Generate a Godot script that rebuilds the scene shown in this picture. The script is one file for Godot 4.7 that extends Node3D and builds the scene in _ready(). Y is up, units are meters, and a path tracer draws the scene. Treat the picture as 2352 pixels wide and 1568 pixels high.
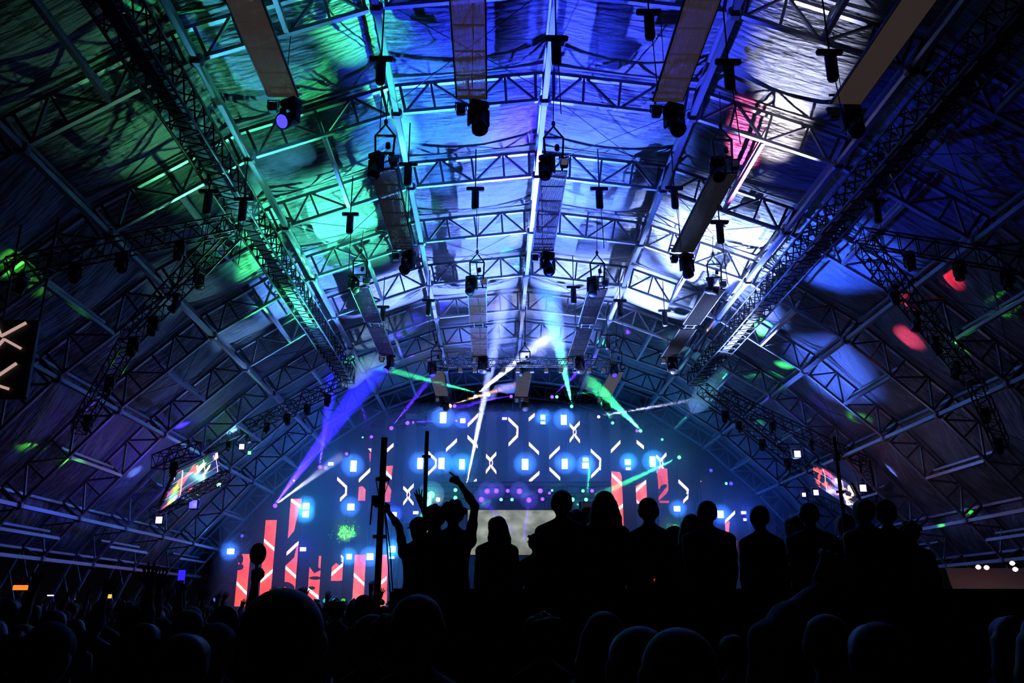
extends Node3D
# A concert under an arched tent: roof trusses, flown LED strips and moving heads, a stage wall of LED columns, haze beams, a crowd.
const EYE := 1.7          # camera height
const FOCAL := 1938.0     # focal length in pixels of a 2352 x 1568 frame
const HR := 15.8          # ridge above the eye
const BAY := 5.0
const AX := 1.6           # axis of the tent
const STAGE := 58.0       # distance of the LED wall
const PROFILE := [[0.0, 1.0], [0.3025, 0.9645], [0.591, 0.857], [0.8436, 0.69], [1.064, 0.487], [1.274, 0.246], [1.36, 0.135], [1.46, -0.1076]]

const ORD := ["first", "second", "third", "fourth", "fifth", "sixth", "seventh", "eighth", "ninth", "tenth", "eleventh", "twelfth", "thirteenth", "fourteenth", "fifteenth", "sixteenth", "seventeenth", "eighteenth", "nineteenth", "twentieth", "twenty-first", "twenty-second", "twenty-third", "twenty-fourth", "twenty-fifth", "twenty-sixth", "twenty-seventh", "twenty-eighth", "twenty-ninth", "thirtieth", "thirty-first", "thirty-second", "thirty-third", "thirty-fourth", "thirty-fifth", "thirty-sixth", "thirty-seventh", "thirty-eighth", "thirty-ninth", "fortieth"]

var cam: Camera3D
var eye_basis: Basis
var M := {}
var taken := {}
var unit_box: BoxMesh
var unit_rod: CylinderMesh
var rng := RandomNumberGenerator.new()

# ---------------------------------------------------------------- naming
func numbered(called: String) -> String:
	if not taken.has(called):
		taken[called] = 0
		return called
	taken[called] += 1
	return "%s_%03d" % [called, taken[called]]

func tag(o: Node, label: String, category: String, group := "") -> void:
	if label: o.set_meta("label", label)
	if category: o.set_meta("category", category)
	if group: o.set_meta("group", group)

func thing(called: String, label: String, category: String, pos := Vector3.ZERO, group := "") -> Node3D:
	var o := Node3D.new()
	o.name = numbered(called)
	add_child(o, true)
	o.position = pos
	tag(o, label, category, group)
	return o

func holder(called: String, parent: Node, pos := Vector3.ZERO) -> Node3D:
	var o := Node3D.new()
	o.name = called
	parent.add_child(o, true)
	o.position = pos
	return o

func put(called: String, m: Mesh, mat: Material, parent: Node = null, pos := Vector3.ZERO) -> MeshInstance3D:
	var o := MeshInstance3D.new()
	if parent == null:
		o.name = numbered(called)
		add_child(o, true)
	else:
		o.name = called
		parent.add_child(o, true)
	o.mesh = m
	if mat: o.material_override = mat
	o.position = pos
	return o

func structure(called: String, m: Mesh, mat: Material, label: String) -> MeshInstance3D:
	var o := put(called, m, mat)
	o.set_meta("kind", "structure")
	o.set_meta("label", label)
	return o

# ---------------------------------------------------------------- places
func ray(px: float, py: float) -> Vector3:
	return (eye_basis * Vector3((px - 1176.0) / FOCAL, (784.0 - py) / FOCAL, -1.0))

func at(px: float, py: float, d: float) -> Vector3:      # the point of that sight line which lies d metres into the tent
	var r := ray(px, py)
	return Vector3(0, EYE, 0) + r * (d / -r.z)

func at_height(px: float, py: float, h: float) -> Vector3:  # ... which lies h metres above the eye
	var r := ray(px, py)
	return Vector3(0, EYE, 0) + r * (h / r.y)

func see(p: Vector3) -> Vector2:
	var q := eye_basis.inverse() * (p - Vector3(0, EYE, 0))
	if q.z > -0.3: return Vector2(-9999, -9999)
	return Vector2(1176.0 + FOCAL * q.x / -q.z, 784.0 - FOCAL * q.y / -q.z)

func in_view(p: Vector3, margin := 250.0) -> bool:
	var s := see(p)
	return s.x > -margin and s.x < 2352 + margin and s.y > -margin and s.y < 1568 + margin

func node_at(i: int, out := 0.0) -> Vector2:   # i-th corner of the arch, negative on the left: (x, y), moved outwards
	var k := absi(i)
	var p := Vector2(PROFILE[k][0], PROFILE[k][1]) * HR
	var a := Vector2(PROFILE[maxi(k - 1, 0)][0] * (1 if k > 0 else -1), PROFILE[maxi(k - 1, 0)][1])
	var b := Vector2(PROFILE[mini(k + 1, 7)][0], PROFILE[mini(k + 1, 7)][1])
	if k == 0: a = Vector2(-PROFILE[1][0], PROFILE[1][1])
	var t := (b - a).normalized()
	p += Vector2(-t.y, t.x) * out
	return Vector2(AX + p.x * (1.0 if i >= 0 else -1.0), EYE + p.y)

func frame_d(k: int) -> float:
	return 23.75 + BAY * k

func roof_point(px: float, py: float) -> Vector3:
	var r := ray(px, py)
	var t := 2.0
	while t < 120.0:
		var p := Vector3(0, EYE, 0) + r * t
		var a := absf(p.x - AX) / HR
		for i in 7:
			if a >= PROFILE[i][0] and a <= PROFILE[i + 1][0]:
				var h: float = lerpf(PROFILE[i][1], PROFILE[i + 1][1], (a - PROFILE[i][0]) / (PROFILE[i + 1][0] - PROFILE[i][0])) * HR + EYE + 0.8
				if p.y > h: return p
		if a > PROFILE[7][0]: return p
		t += 0.1
	return Vector3(0, EYE, 0) + r * t

# ---------------------------------------------------------------- shapes
func span(a: Vector3, b: Vector3, w: float, h: float, up := Vector3.UP) -> Transform3D:   # a unit box or rod laid from a to b along its y
	var y := b - a
	var n := y.normalized()
	if absf(n.dot(up)) > 0.98: up = Vector3(0, 0, 1) if absf(n.z) < 0.9 else Vector3(1, 0, 0)
	var x := n.cross(up).normalized()
	var z := x.cross(n).normalized()
	return Transform3D(Basis(x * w, y, z * h), (a + b) / 2)

func bar(called: String, a: Vector3, b: Vector3, w: float, h: float, mat: Material, parent: Node, up := Vector3.UP) -> MeshInstance3D:
	var o := put(called, unit_box, mat, parent)
	o.transform = span(a, b, w, h, up)
	return o

func rod(called: String, a: Vector3, b: Vector3, r: float, mat: Material, parent: Node) -> MeshInstance3D:
	var o := put(called, unit_rod, mat, parent)
	o.transform = span(a, b, r * 2, r * 2)
	return o

func st() -> SurfaceTool:
	var s := SurfaceTool.new()
	s.begin(Mesh.PRIMITIVE_TRIANGLES)
	return s

func quad(s: SurfaceTool, a: Vector3, b: Vector3, c: Vector3, d: Vector3, uva := Vector2.ZERO, uvb := Vector2.ZERO, uvc := Vector2.ZERO, uvd := Vector2.ZERO) -> void:  # clockwise seen from the front
	s.set_smooth_group(-1)
	for v in [[a, uva], [b, uvb], [c, uvc], [a, uva], [c, uvc], [d, uvd]]:
		s.set_uv(v[1]); s.add_vertex(v[0])

func add_box(s: SurfaceTool, t: Transform3D) -> void:
	s.append_from(unit_box, 0, t)

func add_rod(s: SurfaceTool, a: Vector3, b: Vector3, r: float) -> void:
	s.append_from(unit_rod, 0, span(a, b, r * 2, r * 2))

func done(s: SurfaceTool) -> ArrayMesh:
	s.generate_normals()
	return s.commit()

func bevel_box(size: Vector3, c: float) -> ArrayMesh:   # a box with chamfered edges
	var s := st()
	var h := size / 2
	var pts := []
	for sx in [-1, 1]:
		for sy in [-1, 1]:
			for sz in [-1, 1]:
				pts.append(Vector3(sx * (h.x - c), sy * h.y, sz * (h.z - c)))
				pts.append(Vector3(sx * h.x, sy * (h.y - c), sz * (h.z - c)))
				pts.append(Vector3(sx * (h.x - c), sy * (h.y - c), sz * h.z))
	return hull(pts)

func hull(pts: Array) -> ArrayMesh:
	var shape := ConvexPolygonShape3D.new()
	shape.points = PackedVector3Array(pts)
	# faces by brute force: planes with every point on one side
	var s := st()
	var n := pts.size()
	var seen := {}
	for i in n:
		for j in range(i + 1, n):
			for k in range(j + 1, n):
				var pl := Plane(pts[i], pts[j], pts[k])
				if pl.normal.length() < 0.5: continue
				var hi := -1e9
				var lo := 1e9
				for p in pts:
					var e := pl.distance_to(p)
					hi = maxf(hi, e); lo = minf(lo, e)
				if hi > 1e-5 and lo < -1e-5: continue
				if hi > 1e-5: pl = -pl
				var key := "%.3f %.3f %.3f %.4f" % [pl.normal.x + 0.0001, pl.normal.y + 0.0001, pl.normal.z + 0.0001, pl.d + 0.00001]
				if seen.has(key): continue
				seen[key] = true
				var ring := []
				var mid := Vector3.ZERO
				for p in pts:
					if absf(pl.distance_to(p)) < 1e-5: ring.append(p); mid += p
				mid /= ring.size()
				var u: Vector3 = (ring[0] - mid).normalized()
				var v := pl.normal.cross(u)
				ring.sort_custom(func(a, b): return atan2((a - mid).dot(v), (a - mid).dot(u)) > atan2((b - mid).dot(v), (b - mid).dot(u)))
				s.set_smooth_group(-1)
				for q in range(1, ring.size() - 1):
					for p in [ring[0], ring[q], ring[q + 1]]:
						s.set_uv(Vector2(p.x, p.y)); s.add_vertex(p)
	return done(s)

func lathe(prof: Array, sides := 16, smooth := true) -> ArrayMesh:   # [radius, y] from top to bottom, turned round y
	var s := st()
	s.set_smooth_group(0 if smooth else -1)
	for i in prof.size() - 1:
		for k in sides:
			var a := TAU * k / sides
			var b := TAU * (k + 1) / sides
			var p := [Vector3(prof[i][0] * cos(a), prof[i][1], prof[i][0] * sin(a)), Vector3(prof[i][0] * cos(b), prof[i][1], prof[i][0] * sin(b)), Vector3(prof[i + 1][0] * cos(b), prof[i + 1][1], prof[i + 1][0] * sin(b)), Vector3(prof[i + 1][0] * cos(a), prof[i + 1][1], prof[i + 1][0] * sin(a))]
			for v in ([p[0], p[1], p[2], p[0], p[2], p[3]]):
				s.set_uv(Vector2(float(k) / sides, float(i) / prof.size())); s.add_vertex(v)
	return done(s)

func mat(rgb: Color, rough := 0.6, metal := 0.0) -> StandardMaterial3D:
	var m := StandardMaterial3D.new()
	m.albedo_color = rgb
	m.roughness = rough
	m.metallic = metal
	return m

func glow(rgb: Color, energy: float) -> StandardMaterial3D:
	var m := mat(Color(0.02, 0.02, 0.02), 0.5)
	m.emission_enabled = true
	m.emission = rgb
	m.emission_energy_multiplier = energy
	return m

func noise_tex(freq: float, as_normal: bool, strength := 4.0, size := 512, seed_n := 1) -> NoiseTexture2D:
	var n := FastNoiseLite.new()
	n.seed = seed_n
	n.frequency = freq
	n.fractal_octaves = 4
	var t := NoiseTexture2D.new()
	t.width = size
	t.height = size
	t.seamless = true
	t.noise = n
	t.as_normal_map = as_normal
	t.bump_strength = strength
	return t

func spot(pos: Vector3, target: Vector3, rgb: Color, energy: float, angle: float, soft := 0.3, size := 0.12, parent: Node = null) -> SpotLight3D:
	var l := SpotLight3D.new()
	l.name = "spot_light_source"
	(parent if parent else self).add_child(l, true)
	l.light_color = rgb
	l.light_energy = energy
	l.spot_angle = angle
	l.spot_angle_attenuation = soft
	l.spot_range = 120.0
	l.spot_attenuation = 2.0
	l.light_size = size
	l.shadow_enabled = true
	var up := Vector3.UP if absf((target - pos).normalized().y) < 0.99 else Vector3.RIGHT
	l.look_at_from_position(pos, target, up)
	return l

func omni(pos: Vector3, rgb: Color, energy: float, size := 0.1, parent: Node = null) -> OmniLight3D:
	var l := OmniLight3D.new()
	l.name = "lamp_light_source"
	(parent if parent else self).add_child(l, true)
	l.light_color = rgb
	l.light_energy = energy
	l.omni_range = 120.0
	l.omni_attenuation = 2.0
	l.light_size = size
	l.shadow_enabled = true
	l.global_position = pos
	return l

func _ready() -> void:
	rng.seed = 7
	cam = Camera3D.new()
	cam.name = "camera"
	add_child(cam)
	cam.position = Vector3(0, EYE, 0)
	cam.rotation_degrees = Vector3(17.63, -1.295, 0)
	cam.fov = rad_to_deg(2.0 * atan(784.0 / FOCAL))
	cam.near = 0.05
	cam.far = 400.0
	eye_basis = cam.basis
	var we := WorldEnvironment.new()
	we.name = "night"
	var e := Environment.new()
	e.background_mode = Environment.BG_COLOR
	e.background_color = Color(0.012, 0.012, 0.02)
	e.tonemap_mode = Environment.TONE_MAPPER_LINEAR
	e.tonemap_exposure = 1.0
	e.sdfgi_enabled = true
	e.ssao_enabled = true
	e.ssil_enabled = true
	e.volumetric_fog_enabled = true
	e.volumetric_fog_density = 0.0
	we.environment = e
	add_child(we)
	unit_box = BoxMesh.new()
	unit_rod = CylinderMesh.new()
	unit_rod.top_radius = 0.5
	unit_rod.bottom_radius = 0.5
	unit_rod.height = 1.0
	unit_rod.radial_segments = 8
	unit_rod.rings = 0
	materials()
	roof_washes()
	tent()
	flown()
	stage()
	people()
	floods.sort_custom(func(a, b): return a.position.x < b.position.x)
	for i in floods.size(): floods[i].set_meta("label", "unseen flood lamp placed to light roof and smoke, %s from the left" % (ORD[i] if i < ORD.size() else "forty-%s" % ORD[i - 40] if i < 50 else "fifty-%s" % ORD[i - 50]))

func materials() -> void:
	M.steel = mat(Color(0.54, 0.55, 0.58), 0.42, 0.35)
	M.strut = mat(Color(0.42, 0.43, 0.46), 0.5, 0.35)
	M.black = mat(Color(0.055, 0.055, 0.06), 0.55, 0.2)
	M.truss = mat(Color(0.16, 0.16, 0.17), 0.45, 0.5)
	M.ground = mat(Color(0.09, 0.085, 0.08), 0.95)
	M.scrim = mat(Color(0.035, 0.035, 0.04), 0.9)
	var f := mat(Color(0.39, 0.4, 0.42), 0.62)
	f.normal_enabled = true
	f.normal_texture = noise_tex(0.018, true, 9.0, 512, 3)
	f.normal_scale = 1.05
	M.fabric = f
	M.railing = mat(Color(0.12, 0.12, 0.125), 0.5, 0.4)
	M.cable = mat(Color(0.05, 0.05, 0.055), 0.6)

# where each unseen flood stands, what it hits, colour, strength, half angle
var wash_gain := 2.35

func roof_washes() -> void:
	var V := Color(0.42, 0.53, 1.0)
	var D := Color(0.15, 0.22, 1.0)
	var L := Color(0.58, 0.68, 1.0)
	var N := Color(0.3, 0.9, 0.72)
	var w := [
		[1340, 1290, 48.0, 1060, 650, V, 3000.0, 13.0], [1050, 1290, 48.0, 1370, 650, Color(0.48, 0.58, 1.0), 3200.0, 13.0], [1190, 1290, 48.0, 1200, 760, V, 900.0, 20.0], [1300, 1280, 48.0, 1190, 490, Color(0.33, 0.47, 1.0), 2900.0, 14.0],
		[1300, 1240, 48.0, 1640, 580, L, 5200.0, 9.5], [1450, 1240, 48.0, 1500, 690, L, 2600.0, 9.0], [1560, 1200, 48.0, 1690, 560, L, 3800.0, 4.5],
		[700, 1240, 48.0, 780, 510, N, 2000.0, 7.0], [1260, 1240, 48.0, 720, 670, Color(0.35, 0.6, 1.0), 2200.0, 8.0], [1300, 1240, 48.0, 870, 690, V, 2200.0, 8.0],
		[640, 1240, 48.0, 605, 590, Color(0.25, 0.9, 0.5), 2000.0, 3.4], [700, 1240, 48.0, 690, 725, Color(0.3, 0.9, 0.6), 900.0, 3.4], [1750, 1240, 48.0, 775, 530, N, 3000.0, 8.0], [1850, 1240, 48.0, 1630, 620, L, 3600.0, 8.0], [1950, 1240, 48.0, 1490, 560, V, 1900.0, 7.0], [500, 1240, 48.0, 1120, 520, V, 1500.0, 8.0],
		[1380, 1150, 48.0, 1120, 100, D, 2300.0, 9.0], [980, 1200, 48.0, 1420, 170, Color(0.22, 0.28, 1.0), 3600.0, 8.0],
		[1250, 1150, 46.0, 1180, 320, Color(0.3, 0.12, 1.0), 3300.0, 3.4], [1180, 1250, 48.0, 1000, 320, Color(0.2, 0.5, 0.95), 1900.0, 7.0], [1050, 1250, 48.0, 1380, 400, Color(0.26, 0.42, 1.0), 2600.0, 7.5],
		[1100, 1240, 48.0, 570, 780, Color(0.4, 0.6, 0.85), 420.0, 5.0], [1000, 1240, 48.0, 440, 690, Color(0.45, 0.75, 0.8), 130.0, 4.0], [1000, 1240, 48.0, 430, 330, Color(0.35, 0.85, 0.55), 380.0, 5.0], [1100, 1240, 48.0, 590, 290, Color(0.3, 0.85, 0.65), 420.0, 4.0], [1100, 1240, 48.0, 280, 250, Color(0.5, 0.85, 0.65), 110.0, 5.0],
		[900, 1240, 48.0, 1890, 590, Color(0.2, 0.36, 1.0), 3400.0, 5.5], [900, 1240, 48.0, 2000, 420, D, 260.0, 8.0], [1300, 1240, 48.0, 1900, 860, Color(0.3, 0.45, 1.0), 750.0, 9.0], [1300, 1240, 48.0, 1720, 720, Color(0.35, 0.5, 1.0), 1400.0, 6.0],
		[1400, 1200, 48.0, 1740, 770, Color(0.45, 1.0, 0.65), 2000.0, 1.8], [1300, 1200, 48.0, 1795, 850, Color(0.3, 1.0, 0.55), 700.0, 2.2], [1200, 1200, 48.0, 1960, 965, Color(0.35, 1.0, 0.4), 700.0, 1.6],
		[1200, 1200, 48.0, 2070, 785, Color(1.0, 0.3, 0.42), 1500.0, 1.5], [1200, 1200, 48.0, 2150, 660, Color(1.0, 0.2, 0.3), 1700.0, 1.1],
		[900, 1180, 48.0, 140, 1005, Color(0.4, 1.0, 0.25), 850.0, 3.4], [900, 1180, 48.0, 430, 990, Color(0.2, 0.14, 1.0), 2000.0, 2.0],
		[1300, 1200, 48.0, 830, 60, Color(0.3, 1.0, 0.6), 3000.0, 2.6], [1200, 1200, 46.0, 905, 255, Color(0.35, 1.0, 0.7), 6000.0, 1.2],
		[1300, 1200, 48.0, 1830, 160, Color(0.8, 0.82, 1.0), 2200.0, 3.2], [1300, 1200, 48.0, 1710, 330, Color(1.0, 0.4, 0.7), 4600.0, 1.5], [1350, 1200, 48.0, 1790, 300, Color(1.0, 0.95, 1.0), 3000.0, 2.1],
		[1300, 1200, 48.0, 2030, 1090, V, 400.0, 2.2], [900, 1200, 48.0, 320, 1090, V, 400.0, 1.8], [1190, 1200, 48.0, 540, 990, Color(0.5, 0.7, 1.0), 900.0, 3.0],
	]
	w.append_array([[900, 1200, 48.0, 95, 662, Color(0.35, 1.0, 0.3), 500.0, 1.3], [1400, 1200, 48.0, 2290, 716, Color(0.35, 1.0, 0.35), 500.0, 1.3], [1400, 1200, 48.0, 2195, 1192, Color(0.3, 1.0, 0.3), 420.0, 1.4]])
	for r in w: flood(at(r[0], 1300, 48.0).x, roof_point(r[3], r[4]), r[5], r[6] * wash_gain, r[7])

# an unseen flood lamp on a stand
var flood_slots := {}
var floods := []
var flood_parts := []

func flood(x: float, target: Vector3, rgb: Color, energy: float, angle: float) -> void:
	var slot := roundi(x / 0.5)
	var step := 0
	while flood_slots.has(slot):
		step += 1
		slot += step * (1 if step % 2 == 1 else -1)
	flood_slots[slot] = true
	if flood_parts.is_empty():
		flood_parts = [lathe([[0.0, 0.18], [0.12, 0.17], [0.15, 0.1], [0.17, -0.16], [0.0, -0.16]], 12), lathe([[0.0, 0.012], [0.14, 0.0], [0.0, -0.01]], 12), bevel_box(Vector3(0.4, 0.05, 0.12), 0.012)]
	var pos := Vector3(slot * 0.5, 2.1, -48.0)
	var o := thing("unseen_flood_light", "unseen flood lamp placed to light roof and smoke", "stage light", pos, "unseen flood lamps before the stage")
	floods.append(o)
	var dir := (target - pos).normalized()
	var head := put("head", flood_parts[0], M.black, o)
	var side := dir.cross(Vector3(0, 0, 1)).normalized()
	head.basis = Basis(side, -dir, side.cross(-dir))
	put("lens", flood_parts[1], glow(rgb, 0.6), head, Vector3(0, -0.165, 0))
	put("yoke", flood_parts[2], M.black, o, Vector3(0, -0.26, 0))
	rod("stand", Vector3(0, -2.1, 0), Vector3(0, -0.24, 0), 0.03, M.black, o)
	spot(dir * 0.22, dir * 5.0, rgb, energy, angle, 0.95, 0.1, o)
	var l: SpotLight3D = o.get_child(o.get_child_count() - 1)
	l.look_at_from_position(pos + dir * 0.22, target, Vector3(0, 0, 1))


func membrane_mesh(a: Vector2, b: Vector2, variant: int) -> ArrayMesh:   # panel from corner a to corner b, one bay long (towards -z), origin at a
	var s := st()
	s.set_smooth_group(0)
	var t := b - a
	var n := Vector2(-t.y, t.x).normalized()
	if n.y < 0: n = -n
	var nu := 10
	var nv := 16
	var noise := FastNoiseLite.new()
	noise.seed = variant
	noise.frequency = 1.0
	var f := func(i: int, k: int, lift: float) -> Vector3:
		var u := float(i) / nu
		var v := float(k) / nv
		var sag := 0.52 * 4.0 * v * (1.0 - v) * (0.25 + 3.0 * u * (1.0 - u))
		sag += 0.10 * 4.0 * v * (1.0 - v) * noise.get_noise_2d(u * 1.6 + variant * 3.1, v * 7.0)
		var p := t * u - n * (sag - lift)
		return Vector3(p.x, p.y, -v * BAY)
	for side in 2:
		for i in nu:
			for k in nv:
				var q := []
				for c in [[i, k], [i + 1, k], [i + 1, k + 1], [i, k + 1]]:
					q.append([f.call(c[0], c[1], 0.03 * side), Vector2(float(c[0]) / nu * t.length() * 0.09, float(c[1]) / nv * BAY * 0.42)])
				var order := [0, 1, 2, 0, 2, 3] if (side == 0) == (t.x > 0) else [0, 2, 1, 0, 3, 2]
				for o in order:
					s.set_uv(q[o][1]); s.add_vertex(q[o][0])
	return done(s)

func tent() -> void:
	var roof := Node3D.new()
	roof.name = "ceiling"
	roof.set_meta("kind", "structure")
	roof.set_meta("label", "pale tensioned tent roof fabric sagging between the arches")
	add_child(roof)
	taken["ceiling"] = 0
	for side in [-1, 1]:
		for i in 6:
			var a := node_at(side * i, 1.25)
			var b := node_at(side * (i + 1), 1.25)
			if i == 0: a.x = AX
			var variants := []
			for v in 3: variants.append(membrane_mesh(a, b, v + i * 3 + (40 if side > 0 else 0)))
			for k in range(-6, 10):
				var d := frame_d(k)
				if not (in_view(Vector3(a.x, a.y, -d), 1500) or in_view(Vector3(b.x, b.y, -d - BAY), 1500)) and d > 40: continue
				put("fabric_panel", variants[posmod(k * 7 + i, 3)], M.fabric, roof, Vector3(a.x, a.y, -d))
	# end walls of the tent
	for w in [["wall_front", -6.6, "dark fabric end wall of the tent behind the crowd"], ["wall_back", 73.9, "dark fabric end wall of the tent behind the stage"]]:
		var s := st()
		var pts := []
		for i in range(-7, 8): pts.append(node_at(i, 1.25))
		for i in pts.size() - 1:
			for z in [-w[1], -w[1] - 0.1]:
				quad(s, Vector3(pts[i].x, pts[i].y, z), Vector3(pts[i + 1].x, pts[i + 1].y, z), Vector3(pts[i + 1].x, 0, z), Vector3(pts[i].x, 0, z))
		structure(w[0], done(s), M.scrim, w[2])
	var gm := BoxMesh.new()
	gm.size = Vector3(160, 0.3, 160)
	structure("ground", gm, M.ground, "dark trampled festival ground under the crowd").position = Vector3(0, -0.15, -40)
	arches()
	purlins()

func arches() -> void:
	for k in range(-4, 10):
		var d := frame_d(k)
		var arch: Node3D = null
		for i in range(-7, 7):
			# corners of this section, inner and outer
			var p := node_at(i)
			var q := node_at(i + 1)
			var po := node_at(i, 1.0)
			var qo := node_at(i + 1, 1.0)
			var z := -d
			var v := func(w: Vector2) -> Vector3: return Vector3(w.x, w.y, z)
			var any := false
			for c in [p, q, po, qo, (p + q) / 2]:
				if in_view(v.call(c), 200): any = true
			if not any: continue
			if arch == null:
				arch = thing("arch_truss", "pale steel roof arch of the tent, %s arch away from the camera" % ORD[k + 4], "roof truss", Vector3.ZERO, "arches of the tent roof")
			var sec := holder("truss_section", arch)
			var t := (q - p).normalized()
			var up := Vector3(0, 0, 1)
			var gap := 0.22
			bar("inner_chord", v.call(p + t * gap), v.call(q - t * gap), 0.11, 0.13, M.steel, sec, up)
			bar("outer_chord", v.call(po), v.call(qo), 0.12, 0.14, M.steel, sec, up)
			var lo := func(u: float) -> Vector3: return v.call(p.lerp(q, u))
			var hi := func(u: float) -> Vector3: return v.call(po.lerp(qo, u))
			if i == -7 or i == 6:
				for u in 4:
					bar("strut", lo.call(u * 0.25), hi.call(u * 0.25 + 0.25), 0.07, 0.07, M.strut, sec, up)
				continue
			if i == -6 or i == 5:
				bar("strut", lo.call(0.1), hi.call(0.5), 0.07, 0.07, M.strut, sec, up)
				bar("strut", hi.call(0.5), lo.call(0.9), 0.07, 0.07, M.strut, sec, up)
				continue
			for c in [[0.06, 0.06], [0.94, 0.94]]:
				bar("end_post", lo.call(c[0]), hi.call(c[1]), 0.09, 0.11, M.strut, sec, up)
			for c in [0.26, 0.5, 0.74]:
				bar("post", lo.call(c), hi.call(c), 0.075, 0.075, M.strut, sec, up)
			for c in [[0.06, 0.25], [0.49, 0.27], [0.51, 0.73], [0.94, 0.75]]:
				bar("strut", lo.call(c[0]), hi.call(c[1]), 0.075, 0.085, M.strut, sec, up)

func purlins() -> void:
	var place := ["at the ridge", "beside the ridge", "on the upper slope", "at the shoulder", "on the lower slope", "at the haunch", "along the eave"]
	for i in range(-6, 7):
		var run: Node3D = null
		for k in range(-5, 9):
			var a := node_at(i, -0.02)
			var b := node_at(i, 1.0)
			var m := node_at(i, 0.5)
			var d := frame_d(k)
			var A := Vector3(a.x, a.y, -d)
			if not (in_view(A) or in_view(Vector3(a.x, a.y, -d - BAY))): continue
			if run == null:
				run = thing("purlin", "long pale roof beam %s, %s side" % [place[absi(i)], "left" if i < 0 else ("right" if i > 0 else "middle")], "roof beam", Vector3.ZERO, "beams along the tent")
			var z1 := -d - 0.12
			var z2 := -d - BAY + 0.12
			bar("beam", Vector3(a.x, a.y, z1), Vector3(a.x, a.y, z2), 0.17, 0.15, M.steel, run)
			bar("upper_beam", Vector3(b.x, b.y, z1), Vector3(b.x, b.y, z2), 0.13, 0.11, M.steel, run)
			bar("bracket", Vector3(a.x, a.y, -d), Vector3(b.x, b.y, -d), 0.14, 0.16, M.strut, run)
			var g := bevel_box(Vector3(0.34, 0.3, 0.3), 0.06)
			put("joint", g, M.strut, run, Vector3(a.x, a.y, -d))
	for i in range(-6, 6):
		for k in range(-4, 8):
			if posmod(k, 2) == 1 or i == -1 or i == 0: continue
			var a := (node_at(i) + node_at(i + 1)) / 2
			var b := (node_at(i, 0.55) + node_at(i + 1, 0.55)) / 2
			var d := frame_d(k)
			if not (in_view(Vector3(a.x, a.y, -d)) or in_view(Vector3(a.x, a.y, -d - BAY))): continue
			var o := thing("brace_beam", "short pale beam past the %s arch, in the %s panel %s of the ridge" % [ORD[k + 4], ORD[-i - 1] if i < 0 else ORD[i], "left" if i < 0 else "right"], "roof beam", Vector3.ZERO, "short beams between arches")
			bar("beam", Vector3(a.x, a.y, -d - 0.08), Vector3(a.x, a.y, -d - BAY + 0.08), 0.13, 0.13, M.steel, o)
			bar("upper_beam", Vector3(b.x, b.y, -d - 0.08), Vector3(b.x, b.y, -d - BAY + 0.08), 0.1, 0.1, M.steel, o)

# ---------------------------------------------------------------- gear that hangs from the roof
var head_base: Mesh
var head_yoke: Mesh
var head_body: Mesh
var head_lens: Mesh
var small_body: Mesh
var small_face: Mesh

func gear_meshes() -> void:
	head_base = bevel_box(Vector3(0.44, 0.18, 0.32), 0.035)
	var s := st()
	for x in [-1, 1]:
		s.append_from(bevel_box(Vector3(0.07, 0.42, 0.2), 0.025), 0, Transform3D(Basis(), Vector3(0.215 * x, -0.33, 0)))
	s.append_from(bevel_box(Vector3(0.5, 0.09, 0.22), 0.03), 0, Transform3D(Basis(), Vector3(0, -0.13, 0)))
	head_yoke = s.commit()
	head_body = lathe([[0.0, 0.26], [0.1, 0.25], [0.155, 0.2], [0.175, 0.06], [0.165, -0.08], [0.185, -0.16], [0.19, -0.29], [0.165, -0.31], [0.16, -0.27], [0.0, -0.27]], 14)
	head_lens = lathe([[0.0, 0.02], [0.1, 0.012], [0.155, 0.0], [0.155, -0.012], [0.1, -0.035], [0.0, -0.045]], 14)
	var t := st()
	t.append_from(bevel_box(Vector3(0.24, 0.26, 0.2), 0.03), 0, Transform3D())
	t.append_from(bevel_box(Vector3(0.3, 0.03, 0.05), 0.008), 0, Transform3D(Basis(), Vector3(0, 0.2, 0)))
	for x in [-1, 1]: t.append_from(bevel_box(Vector3(0.025, 0.24, 0.05), 0.006), 0, Transform3D(Basis(), Vector3(0.145 * x, 0.1, 0)))
	small_body = t.commit()
	small_face = bevel_box(Vector3(0.19, 0.2, 0.02), 0.006)

# a moving head hung by its base from pos; the lens looks along aim
func moving_head(pos: Vector3, aim: Vector3, label: String, group: String, lens: Material = null, size := 1.0) -> Node3D:
	var o := thing("moving_head_light", label, "stage light", pos, group)
	var flat := Vector3(aim.x, 0, aim.z)
	if flat.length() < 0.01: flat = Vector3(0, 0, 1)
	o.rotation.y = atan2(flat.x, flat.z)
	o.scale = Vector3.ONE * size
	put("base", head_base, M.black, o, Vector3(0, -0.09, 0))
	put("yoke", head_yoke, M.black, o, Vector3(0, -0.1, 0))
	var h := put("head", head_body, M.black, o, Vector3(0, -0.52, 0))
	h.rotation.x = -atan2(flat.length(), -aim.y)
	var l := put("lens", head_lens, lens if lens else M.lens, h, Vector3(0, -0.285, 0))
	if lens: l.set_meta("label", "glowing lens")
	return o

func small_lamp(pos: Vector3, label: String, group: String, lens: Material = null) -> void:
	var o := thing("strobe_lamp", label, "stage light", pos, group)
	put("body", small_body, M.black, o)
	put("face", small_face, lens if lens else M.lens, o, Vector3(0, -0.01, 0.105))

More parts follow.
